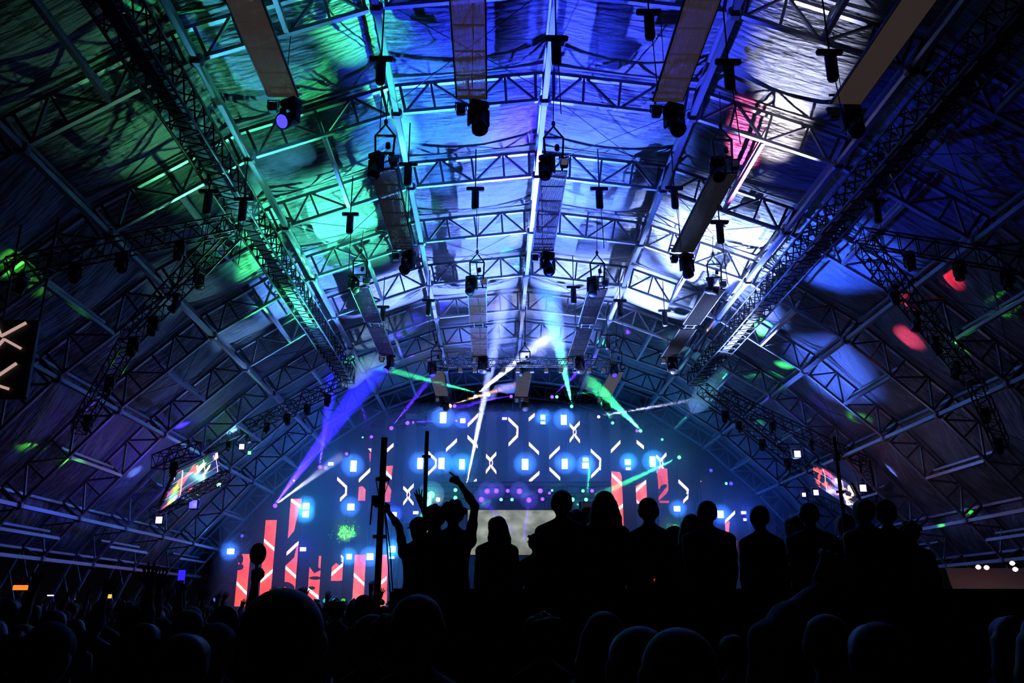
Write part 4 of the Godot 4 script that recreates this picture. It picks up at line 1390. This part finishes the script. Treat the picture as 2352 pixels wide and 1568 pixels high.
# arms: for each side [elbow, wrist, finger direction, palm direction, hand pose] in the body's own axes (facing -z, y up, feet at 0) for a 1.75 m person
func body(arms: Array, wide: float, shirt: Color, pants: Color, sleeve: float, cell: float, hand_cell: float, turn := 0.0, lean := 0.0) -> ArrayMesh:
	var f := Flesh.new()
	var c := [skin_tone, shirt, pants, Color(0.03, 0.03, 0.03)]
	var b := []
	var L := func(v: Vector3) -> Vector3: return v + Vector3(lean * maxf(0.0, v.y - 0.9), 0, 0)
	for s in [-1, 1]:
		b.append([Vector3(0.09 * s, 0.92, 0), Vector3(0.105 * s, 0.5, -0.015), 0.088 * wide, 0.06, 2])
		b.append([Vector3(0.105 * s, 0.5, -0.015), Vector3(0.11 * s, 0.1, 0.02), 0.058, 0.042, 2])
		b.append([Vector3(0.11 * s, 0.055, 0.04), Vector3(0.125 * s, 0.04, -0.14), 0.045, 0.036, 3])
		b.append([L.call(Vector3(0.065 * s * wide, 0.96, 0)), L.call(Vector3(0.06 * s * wide, 1.12, 0)), 0.108 * wide, 0.1 * wide, 1])
		b.append([L.call(Vector3(0.06 * s * wide, 1.12, 0)), L.call(Vector3(0.09 * s * wide, 1.33, 0)), 0.1 * wide, 0.108 * wide, 1])
		b.append([L.call(Vector3(0.03 * s, 1.43, 0.01)), L.call(Vector3(0.175 * s * wide, 1.375, 0.0)), 0.07, 0.064 * wide, 1])
		b.append([L.call(Vector3(0.03 * s, 1.475, 0.015)), L.call(Vector3(0.13 * s * wide, 1.42, 0.01)), 0.046, 0.046, 1])
	b.append([L.call(Vector3(0, 1.41, 0.012)), L.call(Vector3(0, 1.55, -0.008)), 0.06, 0.054, 0])
	# head
	var H := L.call(Vector3(0, 1.64, -0.01)) as Vector3
	var R := Basis(Vector3.UP, turn)
	for q in [[Vector3(0, 0.025, 0.015), Vector3(0, 0.02, -0.03), 0.098, 0.09], [Vector3(0, -0.03, -0.03), Vector3(0, -0.085, -0.06), 0.075, 0.045], [Vector3(0, -0.01, -0.115), Vector3(0, -0.035, -0.128), 0.012, 0.017], [Vector3(0, -0.068, -0.095), Vector3(0.0, -0.068, -0.1), 0.022, 0.02]]:
		b.append([H + R * q[0], H + R * q[1], q[2], q[3], 0])
	for s in [-1, 1]:
		b.append([H + R * Vector3(0.09 * s, 0.015, 0.01), H + R * Vector3(0.09 * s, -0.035, 0.0), 0.019, 0.013, 0])
	for i in 2:
		var s := -1.0 if i == 0 else 1.0
		var S: Vector3 = L.call(Vector3(0.178 * s * wide, 1.375, 0))
		var a: Array = arms[i]
		var e: Vector3 = a[0]
		var w: Vector3 = a[1]
		var m := S.lerp(e, sleeve)
		b.append([S, m, 0.062 * wide, 0.052 * wide, 1])
		b.append([m, e, 0.048 * wide, 0.041, 0 if sleeve < 0.9 else 1])
		b.append([e, e.lerp(w, 0.35), 0.041, 0.042, 0])
		b.append([e.lerp(w, 0.35), w, 0.042, 0.027, 0])
	f.grow(b, c, cell, 0.035)
	for i in 2:
		var a: Array = arms[i]
		var y: Vector3 = a[2].normalized()
		var z: Vector3 = (a[3] - y * a[3].dot(y)).normalized()
		var x := y.cross(z)
		f.add(hand(a[4], hand_cell), Transform3D(Basis(x, y, z), a[1] + y * 0.012), i == 0, skin_tone)
	return f.mesh()

func arm_down(s: float) -> Array:
	return [Vector3(0.232 * s, 1.1, 0.03), Vector3(0.222 * s, 0.86, -0.04), Vector3(0, -1, -0.1), Vector3(-s, 0, 0), "loose"]

func arm_up(s: float, out: float, fwd: float, bend: float, pose := "open") -> Array:
	var S := Vector3(0.185 * s, 1.4, 0)
	var e := S + Vector3(s * out, 1.0, -fwd).normalized() * 0.29
	var w := e + Vector3(-s * bend, 1.0, -0.25).normalized() * 0.26
	return [e, w, (w - e).normalized() + Vector3(0, 0.2, 0), Vector3(0, 0, -1), pose]

func hair(kind: String, seed_n: int, turn := 0.0) -> ArrayMesh:
	var f := Flesh.new()
	var b := []
	var R := Basis(Vector3.UP, turn)
	var H := Vector3(0, 1.64, -0.01)
	var r := RandomNumberGenerator.new()
	r.seed = seed_n
	var cap := [[Vector3(0, 0.045, 0.02), Vector3(0, 0.05, -0.035), 0.1, 0.086], [Vector3(0, 0.0, 0.05), Vector3(0, -0.045, 0.055), 0.075, 0.05]]
	for q in cap: b.append([H + R * q[0], H + R * q[1], q[2], q[3], 0])
	if kind == "curly" or kind == "spiky":
		for i in 46:
			var d := Vector3(r.randfn(), absf(r.randfn()) * 0.9 - 0.15, r.randfn() + 0.3).normalized()
			if d.z < -0.55: continue
			var p := d * (0.112 if kind == "curly" else 0.1) + Vector3(0, 0.03, 0.012)
			b.append([H + R * p, H + R * (p + d * (0.012 if kind == "curly" else 0.045)), 0.026 if kind == "curly" else 0.016, 0.024 if kind == "curly" else 0.005, 0])
	elif kind == "long":
		for i in 9:
			var a := -1.7 + 3.4 * i / 8.0
			var p := Vector3(sin(a) * 0.088, 0.02, cos(a) * 0.075 + 0.02)
			b.append([H + R * p, H + R * (p + Vector3(sin(a) * 0.03, -0.14, 0.02)), 0.035, 0.038, 0])
			b.append([H + R * (p + Vector3(sin(a) * 0.03, -0.14, 0.02)), H + R * (p + Vector3(sin(a) * 0.06, -0.27 - 0.05 * r.randf(), 0.045)), 0.038, 0.016, 0])
	elif kind == "cap":
		b.append([H + R * Vector3(0, 0.06, 0.0), H + R * Vector3(0, 0.055, -0.03), 0.105, 0.098, 0])
		for x in [-0.05, 0.0, 0.05]: b.append([H + R * Vector3(x, 0.04, -0.09), H + R * Vector3(x * 0.8, 0.03, -0.175), 0.014, 0.008, 0])
	elif kind == "backcap":
		b.append([H + R * Vector3(0, 0.06, 0.02), H + R * Vector3(0, 0.055, -0.03), 0.108, 0.096, 0])
		for x in [-0.05, 0.0, 0.05]: b.append([H + R * Vector3(x, 0.03, 0.09), H + R * Vector3(x * 0.8, 0.0, 0.17), 0.014, 0.008, 0])
	elif kind == "hood":
		b.append([H + R * Vector3(0, 0.03, 0.02), H + R * Vector3(0, -0.1, 0.04), 0.118, 0.11, 0])
		b.append([H + R * Vector3(0, -0.1, 0.04), H + R * Vector3(0, -0.2, 0.05), 0.11, 0.13, 0])
	f.grow(b, [Color.WHITE], 0.011, 0.02)
	return f.mesh()

func person(label: String, feet: Vector3, m: Mesh, hair_mesh: Mesh, hair_mat: Material, size: float, yaw: float, group := "") -> Node3D:
	var o := thing("person", label, "person", feet, group)
	o.rotation.y = yaw
	o.scale = Vector3.ONE * size
	put("body", m, M.flesh, o)
	put("hair", hair_mesh, hair_mat, o)
	return o

# feet of someone standing on ground_y whose head shows at px, py, given the body's height
func stand(px: float, py: float, ground_y: float, height: float) -> Vector3:
	var h := ground_y + height * 0.94 - EYE
	if h < 0.02 and h > -0.02: h = 0.02
	var p := at_height(px, py, h)
	return Vector3(p.x, ground_y, p.z)

func people() -> void:
	M.flesh = mat(Color.WHITE, 0.75)
	M.flesh.vertex_color_use_as_albedo = true
	M.hair = mat(Color(0.06, 0.05, 0.05), 0.6)
	M.cap = mat(Color(0.08, 0.09, 0.13), 0.85)
	platform()
	platform_people()
	crowd()

const DECK := 1.0
const RAIL_D := 7.2

func platform() -> void:
	var o := thing("viewing_platform", "raised dark viewing platform with a cloth covered railing", "platform", Vector3(3.4, 0, -10.0))
	var x0 := at(905, 1360, RAIL_D).x - 3.4
	var x1 := 5.6
	var deck := BoxMesh.new()
	deck.size = Vector3(x1 - x0, 0.14, 5.6)
	put("deck", deck, M.scrim, o, Vector3((x0 + x1) / 2, DECK - 0.07, 0))
	var z := 10.0 - RAIL_D
	for q in [[1.84, 0.05], [1.36, 0.04], [0.06, 0.05]]:
		bar("rail", Vector3(x0, q[0], z), Vector3(x1, q[0], z), q[1], q[1], M.railing, o)
	var n := 4
	for i in n + 1:
		var x := lerpf(x0, x1, float(i) / n)
		bar("post", Vector3(x, 0, z), Vector3(x, 1.84, z), 0.05, 0.05, M.railing, o)
		bar("leg", Vector3(x, 0, -z), Vector3(x, DECK - 0.14, -z), 0.06, 0.06, M.railing, o)
		if i < n:
			# cloth hung from the rail, gently waved
			var s := st()
			s.set_smooth_group(0)
			var w := (x1 - x0) / n - 0.03
			for a in 24:
				for b in 6:
					var q := []
					for c in [[a, b], [a + 1, b], [a + 1, b + 1], [a, b + 1]]:
						var u: float = c[0] / 24.0
						var v: float = c[1] / 6.0
						q.append(Vector3(x + 0.015 + u * w, 1.82 - v * 1.78, z + 0.035 + 0.012 * sin(u * 37.0 + i) * v + 0.01 * sin(u * 11.0)))
					quad(s, q[0], q[1], q[2], q[3])
			put("cloth", done(s), M.scrim, o)
	# poles by the platform
	for p in [[883, 1005, 7.5, 0.028, "tall scaffold pole at the left corner of the platform"], [981, 990, 9.4, 0.022, "thin dark pole behind the raised hands on the platform"], [1916, 1003, 9.4, 0.02, "thin dark pole at the right of the platform, before the side screen"]]:
		var top := at(p[0], p[1], p[2])
		var k := thing("pole", p[4], "pole", Vector3(top.x, 0, top.z))
		put("shaft", lathe([[0.0, top.y], [p[3], top.y], [p[3] * 1.08, 0.0], [0.0, 0.0]], 12, false), M.railing, k)
		var r: float = p[3]
		if r > 0.025:
			for y in [at(880, 1100, 7.5).y, at(874, 1232, 7.5).y]:
				put("collar", lathe([[0.0, y + 0.012], [0.062, y + 0.012], [0.062, y - 0.012], [0.0, y - 0.012]], 16, false), M.railing, k)
			var yc := at(878, 1100, 7.5).y
			for s in [-1, 1]: rod("stay", Vector3(0.06 * s, yc, 0), Vector3(0.012 * s, yc - 0.19, 0.03), 0.004, M.railing, k)
			var yb := at(874, 1152, 7.5).y
			put("clamp", bevel_box(Vector3(0.1, 0.1, 0.09), 0.02), M.railing, k, Vector3(-0.02, yb, 0.02))
			bar("arm", Vector3(-0.02, yb + 0.04, 0.02), Vector3(-0.085, yb + 0.04, 0.03), 0.02, 0.02, M.railing, k)
			rod("hook", Vector3(-0.075, yb + 0.04, 0.03), Vector3(-0.085, yb - 0.2, 0.03), 0.007, M.railing, k)
			for s in [0.05, 0.075]:
				rod("cord", Vector3(0.03, yb - 0.04, 0.02), Vector3(s + 0.02, yb - 0.4, 0.02), 0.005, M.railing, k)
				rod("cord", Vector3(s + 0.02, yb - 0.4, 0.02), Vector3(s + 0.07, yb - 0.86, 0.02), 0.005, M.railing, k)
		else:
			var yc := at(p[0], 1048 if p[0] < 1500 else 1129, p[2]).y
			put("collar", lathe([[0.0, yc + 0.01], [0.05, yc + 0.01], [0.05, yc - 0.01], [0.0, yc - 0.01]], 14, false), M.railing, k)

func platform_people() -> void:
	var navy := Color(0.02, 0.022, 0.035)
	var black := Color(0.012, 0.012, 0.014)
	var grey := Color(0.05, 0.05, 0.055)
	var down := [arm_down(-1), arm_down(1)]
	# px, py of the head's middle, height, width, shirt, hair, head turn, yaw, label
	var list := [
		[1142, 1212, 1.7, 1.05, black, "long", 0.5, 0.2, "person with shoulder-length hair in front of the pale video screen"],
		[1232, 1248, 1.5, 0.95, navy, "spiky", 0.0, 0.0, "short person with spiky hair left of the tall man on the platform"],
		[1290, 1158, 1.83, 1.08, black, "short", 0.1, 0.0, "tall man with short hair and bare neck right of the video screen"],
		[1324, 1204, 1.68, 0.95, navy, "curly", -0.3, 0.2, "person half hidden behind the tall man's right shoulder"],
		[1388, 1160, 1.8, 0.96, black, "long", 0.1, 0.0, "woman with very long hair holding up a phone"],
		[1490, 1174, 1.78, 1.0, grey, "short", -0.2, -0.1, "man with cropped hair between two red LED columns"],
		[1548, 1238, 1.55, 0.95, navy, "curly", 0.2, 0.0, "short person low behind the cropped-haired man"],
		[1590, 1208, 1.66, 0.95, navy, "long", -0.4, -0.2, "person with rim-lit hair left of the broad-shouldered man"],
		[1624, 1180, 1.78, 1.16, black, "short", 0.1, 0.0, "broad-shouldered man with one bright strobe at his ear"],
		[1745, 1190, 1.72, 1.0, navy, "short", 0.0, 0.1, "man in a dark shirt standing apart right of the red chevron"],
		[1826, 1212, 1.68, 0.95, black, "short", 0.5, 0.2, "person half hidden left of the man in the dark jacket"],
		[1859, 1184, 1.78, 1.16, black, "short", -0.1, 0.0, "man in a dark jacket left of the thin right pole"],
		[1943, 1208, 1.7, 0.92, navy, "short", 0.2, 0.1, "slim person under the thin right pole"],
		[1986, 1176, 1.82, 1.1, black, "short", 0.3, 0.1, "man with a blue rim light along his left side"],
		[2036, 1182, 1.8, 1.06, black, "backcap", -0.3, -0.1, "man in a backward cap right of the rim-lit man"],
		[2092, 1226, 1.66, 1.0, navy, "curly", -0.2, -0.2, "last person at the right end of the platform"]]
	var n := 0
	for p in list:
		var arms := down.duplicate()
		var feet := stand(p[0], p[1], DECK, p[2])
		var size: float = p[2] / 1.75
		if p[5] == "long" and p[0] == 1388:
			arms[0] = [Vector3(-0.25, 1.32, -0.2), Vector3(-0.15, 1.55, -0.28), Vector3(0.1, 1, -0.1), Vector3(0.3, 0, -1), "grip"]
		elif n % 3 == 1: arms[1] = [Vector3(0.27, 1.15, -0.1), Vector3(0.1, 1.1, -0.3), Vector3(-1, 0.1, -0.4), Vector3(0, 0, 1), "loose"]
		var m := body(arms, p[3], p[4], black, 0.55, 0.019, 0.006, p[6])
		var hm: Material = M.cap if p[5] == "backcap" else M.hair
		person(p[8], feet, m, hair(p[5], n + 3, p[6]), hm, size, p[7], "people on the viewing platform")
		n += 1
	# phone held by the long-haired woman
	var ph := thing("phone", "phone with a lit screen held left of the long-haired woman", "phone", stand(1388, 1160, DECK, 1.8) + Vector3(-0.14, 1.68, -0.31) * 1.8 / 1.75)
	put("case", bevel_box(Vector3(0.075, 0.15, 0.01), 0.003), M.black, ph)
	put("screen", bevel_box(Vector3(0.066, 0.12, 0.004), 0.001), glow(Color(0.5, 0.5, 0.75), 0.06), ph, Vector3(0, 0, 0.006))
	ph.rotation = Vector3(0, 0, PI / 2)
	# the three with raised arms by the left pole
	var loc := func(px: float, py: float, d: float, feet: Vector3, size: float) -> Vector3: return (at(px, py, d) - feet) / size
	var f1 := stand(962, 1216, DECK, 1.72)
	var s1 := 1.72 / 1.75
	var d1 := -f1.z
	var a1 := [
		[loc.call(917, 1210, d1 - 0.25, f1, s1), loc.call(893, 1176, d1 - 0.5, f1, s1), Vector3(-0.6, 0.9, 0.2), Vector3(-0.3, 0, 1), "grip"],
		[loc.call(994, 1226, d1 - 0.12, f1, s1), loc.call(966, 1156, d1 - 0.25, f1, s1), Vector3(-0.25, 1, 0), Vector3(0, 0, -1), "open"]]
	person("person in a dark cap gripping the left pole, other hand raised open", f1, body(a1, 1.0, Color(0.045, 0.045, 0.05), black, 0.5, 0.017, 0.004, 0.8), hair("cap", 41, 0.8), M.cap, s1, 0.0, "people on the viewing platform")
	var f2 := stand(1001, 1190, DECK, 1.76)
	person("curly-haired person between the capped one and the pointing one", f2, body(down, 0.95, black, black, 0.5, 0.019, 0.006, 0.3), hair("curly", 42, 0.3), M.hair, 1.76 / 1.75, 0.1, "people on the viewing platform")
	var f3 := stand(1042, 1182, DECK, 1.78)
	var s3 := 1.78 / 1.75
	var d3 := -f3.z
	var a3 := [arm_down(-1), [loc.call(1091, 1162, d3 - 0.02, f3, s3), loc.call(1056, 1110, d3 - 0.16, f3, s3), Vector3(-1, 0.72, -0.1), Vector3(0.2, -0.5, -1), "point"]]
	person("curly-haired person pointing up at the stage with a bent arm", f3, body(a3, 1.0, black, black, 0.45, 0.017, 0.004, 0.2), hair("curly", 43, 0.2), M.hair, s3, 0.0, "people on the viewing platform")

func crowd() -> void:
	var dark := [Color(0.02, 0.02, 0.024), Color(0.035, 0.033, 0.035), Color(0.05, 0.05, 0.055), Color(0.03, 0.022, 0.022)]
	var poses := [
		[arm_down(-1), arm_down(1), "arms down"],
		[arm_down(-1), arm_up(1, 0.2, 0.15, 0.1), "arm raised"],
		[arm_up(-1, 0.35, 0.1, 0.15), arm_up(1, 0.3, 0.1, 0.1), "both arms raised"],
		[arm_up(-1, 0.7, 0.3, 0.5), arm_down(1), "left arm bent"],
		[arm_down(-1), arm_up(1, 0.5, 0.4, 0.6, "grip"), "fist raised"],
		[arm_up(-1, 0.2, 0.5, 0.1, "grip"), arm_up(1, 0.6, 0.1, 0.0), "arms spread"]]
	var bodies := []
	for i in poses.size():
		bodies.append(body(poses[i], 0.94 + 0.03 * (i % 4), dark[i % 4], dark[(i + 1) % 4], 0.5, 0.026, 0.008))
	var hairs := [hair("short", 1), hair("curly", 2), hair("long", 3), hair("cap", 4)]
	var spots := []
	var r := RandomNumberGenerator.new()
	r.seed = 12
	var d := 3.6
	var row := 0
	while d < 46.5:
		var counts := [0, 0, 0]
		var step := 0.75 + d * 0.035
		var x := -24.0
		while x < 26.0:
			var p := Vector3(x + r.randf_range(-0.3, 0.3) * step, 0, -d + r.randf_range(-0.3, 0.3) * step)
			x += step * (1.0 if d < 14 else 1.35)
			var s := see(p + Vector3(0, 1.7, 0))
			if s.x < -40 or s.x > 2400: continue
			if p.x > -1.4 and p.z < -6.4 and p.z > -13.6 and p.x < 9.4: continue
			if s.x > 915 and s.x < 2150 and d > 5.5: continue
			if s.x > 930 and s.x < 2120 and d <= 5.5 and r.randf() < 0.45: continue
			var zone := 0 if s.x < 880 else (2 if s.x > 2120 else 1)
			spots.append([p, s.x, row, counts[zone], zone])
			counts[zone] += 1
		row += 1
		d += step * 1.05
	var keep := mini(spots.size(), 285)
	for i in keep:
		var p: Vector3 = spots[i][0]
		var far := -p.z > 11.0
		var k := r.randi() % 6
		if not far and r.randf() < 0.5: k = 0
		if see(p + Vector3(0, 2.16, 0)).y < 1300: k = 0
		var h := r.randi() % 4
		var size := r.randf_range(0.92, 1.04) if -p.z > 9.0 else r.randf_range(0.86, 0.95)
		var sx: float = spots[i][1]
		var where: String = ["left of the pole", "before the platform", "right of the platform"][spots[i][4]]
		var o := person("%s figure, %s, %s from left in the %s row %s" % [["short-haired", "curly-haired", "long-haired", "capped"][h], poses[k][2], ORD[spots[i][3]], ORD[spots[i][2]], where], p, bodies[k], hairs[h], M.cap if h == 3 else M.hair, size, r.randf_range(-0.35, 0.35) + atan2(-(AX - p.x), 56.0 + p.z) , "crowd facing the stage")
	# those near the camera
	var near := [
		[645, 1490, 2.1, 1.12, dark[1], "short", "large dark head close to the camera at the lower left", down2(), 0.1],
		[958, 1450, 3.4, 0.98, dark[2], "short", "person in a grey shirt below the left pole, seen from behind", down2(), 0.0],
		[430, 1450, 5.6, 1.0, dark[0], "short", "person with one forearm lit blue at the lower left", [arm_up(-1, 0.3, 0.3, -0.1), arm_down(1)], 0.2],
		[296, 1432, 7.5, 1.0, dark[1], "cap", "capped person near the camera holding a hand high", [arm_down(-1), arm_up(1, 0.1, 0.2, 0.15)], -0.1],
		[120, 1440, 7.0, 1.0, dark[3], "short", "person at the left edge with both arms up", [arm_up(-1, 0.3, 0.2, 0.1), arm_up(1, 0.5, 0.2, -0.1)], 0.1],
		[515, 1432, 6.6, 0.98, dark[0], "short", "person holding up a round fan at the left", [arm_down(-1), arm_up(1, 0.0, 0.1, 0.02, "grip")], 0.0],
		[352, 1430, 8.2, 0.96, dark[2], "short", "person holding a phone with a deep blue screen overhead", [arm_down(-1), arm_up(1, 0.05, 0.15, 0.1, "grip")], 0.0],
		[2020, 1520, 3.0, 1.0, dark[1], "short", "dim head near the camera below the platform's right side", down2(), 0.0],
		[1470, 1545, 2.6, 1.0, dark[0], "short", "dim head at the bottom edge below the long-haired woman", down2(), 0.1]]
	for i in near.size():
		var q = near[i]
		var p := at(q[0], q[1], q[2])
		var size := clampf(p.y / 1.645, 0.8, 1.08)
		person(q[6], Vector3(p.x, 0, p.z), body(q[7], q[3], q[4], dark[0], 0.5, 0.016, 0.005), hair(q[5], 60 + i), M.cap if q[5] == "cap" else M.hair, size, q[8], "people close to the camera")
		if i == 6:
			var o := thing("phone", "phone with a deep blue screen raised above the left crowd", "phone", Vector3(p.x, 0, p.z) + (q[7][1][1] + Vector3(0, 0.13, -0.02)) * size)
			put("case", bevel_box(Vector3(0.075, 0.15, 0.01), 0.002), M.black, o)
			put("screen", bevel_box(Vector3(0.066, 0.13, 0.004), 0.001), glow(Color(0.15, 0.1, 1.0), 2.0), o, Vector3(0, 0, 0.006))
		if i == 5:
			var w: Vector3 = Vector3(p.x, 0, p.z) + (q[7][1][1] + Vector3(0, 0.09, -0.01)) * size
			var o := thing("hand_fan", "round dark fan on a short handle held above the crowd", "fan", w)
			put("blade", lathe([[0.0, 0.008], [0.1, 0.006], [0.115, 0.0], [0.1, -0.006], [0.0, -0.008]], 28), M.cap, o, Vector3(0, 0.13, 0)).rotation.x = PI / 2
			o.get_child(0).scale = Vector3(0.56, 1.0, 0.72)
			bar("handle", Vector3(0, -0.08, 0), Vector3(0, 0.1, 0), 0.022, 0.014, M.black, o)
	# long arm raised across the lower right
	var feet := Vector3(at(1560, 1560, 2.2).x, 0, -2.2)
	var sz := 0.93
	var l2 := func(px: float, py: float, dd: float) -> Vector3: return (at(px, py, dd) - feet) / sz
	var arms := [arm_down(-1), [l2.call(1760, 1470, 2.15), l2.call(1885, 1352, 2.35), Vector3(0.6, 0.8, -0.3), Vector3(0, 0, -1), "loose"]]
	person("person below the frame raising a bare arm across the lower right", feet, body(arms, 1.0, dark[2], dark[0], 0.3, 0.016, 0.005), hair("short", 80), M.hair, sz, 0.0, "people close to the camera")
	# small lights in the crowd and beyond the open side
	for q in [[1503, 1331, -stand(1490, 1174, DECK, 1.78).z - 0.125, Color(1.0, 0.1, 0.08), 2.0, "tiny red light on the back of the cropped-haired man"]]:
		var o := thing("indicator_lamp", q[5], "lamp", at(q[0], q[1], q[2]))
		var k := 0.15
		put("case", bevel_box(Vector3(0.075, 0.15, 0.01) * k, 0.002 * k), M.black, o)
		put("screen", bevel_box(Vector3(0.066, 0.13, 0.004) * k, 0.001 * k), glow(q[3], q[4]), o, Vector3(0, 0, 0.006 * k))
		o.rotation = Vector3(0.1, 0, -0.15)
	outside()

func down2() -> Array:
	return [arm_down(-1), arm_down(1)]

func outside() -> void:
	# lamps of the stalls beyond the open left side
	for q in [[47, 1349, 30.0, Color(1.0, 0.5, 0.15), 0.5, 0.16, "long orange lamp of a stall beyond the left side"], [74, 1366, 34.0, Color(0.5, 1.0, 0.75), 0.14, 0.05, "small greenish lamp of a stall beyond the left side"], [116, 1367, 34.0, Color(0.9, 0.9, 1.0), 0.26, 0.05, "low white lamp of a stall beyond the left side"], [252, 1369, 30.0, Color(1.0, 0.75, 0.3), 0.13, 0.13, "round yellow lamp of a stall beyond the left side"], [174, 1376, 28.0, Color(0.9, 0.85, 0.4), 0.06, 0.06, "tiny yellow lamp of a stall beyond the left side"]]:
		var o := thing("stall_lamp", q[6], "lamp", at(q[0], q[1], q[2]), "lamps beyond the left side")
		put("bulb", bevel_box(Vector3(q[4], q[5], 0.06), 0.02), glow(q[3], 1.2), o)
		put("bracket", bevel_box(Vector3(0.04, 0.3, 0.04), 0.008), M.black, o, Vector3(0, q[5] / 2 + 0.15, -0.04))
		rod("stand", Vector3(0, q[5] / 2 + 0.2, -0.04), Vector3(0, -o.position.y, -0.06), 0.025, M.black, o)
	# bar stall at the right
	var a := at(2195, 1362, 26.0)
	var o := thing("bar_stall", "bar stall with a sloping pale canopy and warm lamps at the right", "stall", Vector3(a.x, 0, a.z))
	var ry := at(2200, 1304, 27.5).y
	var fy := at(2195, 1362, 26.0).y
	var s := st()
	var w := 5.0
	for u in 8:
		for v in 6:
			var q := []
			for c in [[u, v], [u + 1, v], [u + 1, v + 1], [u, v + 1]]:
				var x: float = lerpf(0.6, w - 0.6, c[0] / 8.0) if c[1] == 0 else lerpf(lerpf(0.6, 0.0, c[1] / 6.0), lerpf(w - 0.6, w, c[1] / 6.0), c[0] / 8.0)
				var t: float = c[1] / 6.0
				q.append(Vector3(x, lerpf(ry, fy, t) - 0.12 * sin(PI * t), lerpf(-1.5, 0.0, t)))
			quad(s, q[0], q[1], q[2], q[3])
			quad(s, q[0] - Vector3(0, 0.03, 0), q[3] - Vector3(0, 0.03, 0), q[2] - Vector3(0, 0.03, 0), q[1] - Vector3(0, 0.03, 0))
	put("canopy", done(s), mat(Color(0.5, 0.42, 0.34), 0.8), o)
	for x in [0.05, w - 0.05]:
		rod("post", Vector3(x, 0, -0.05), Vector3(x, fy, -0.05), 0.04, M.railing, o)
		rod("post", Vector3(x, 0, -3.0), Vector3(x, fy, -3.0), 0.04, M.railing, o)
	var counter := BoxMesh.new()
	counter.size = Vector3(w - 0.3, 1.1, 0.6)
	put("counter", counter, M.scrim, o, Vector3(w / 2, 0.55, -0.5))
	for q in [[2247, 1302], [2266, 1303], [2325, 1293], [2332, 1307]]:
		var p := at(q[0], q[1], 25.6) - o.position
		put("lamp", lathe([[0.0, 0.07], [0.05, 0.05], [0.08, 0.0], [0.05, -0.05], [0.0, -0.07]], 10), glow(Color(1.0, 0.8, 0.75), 3.0), o, p)
		omni(Vector3.ZERO, Color(1.0, 0.75, 0.5), 0.12, 0.06, o).position = p + Vector3(0, 0.12, 0.12)
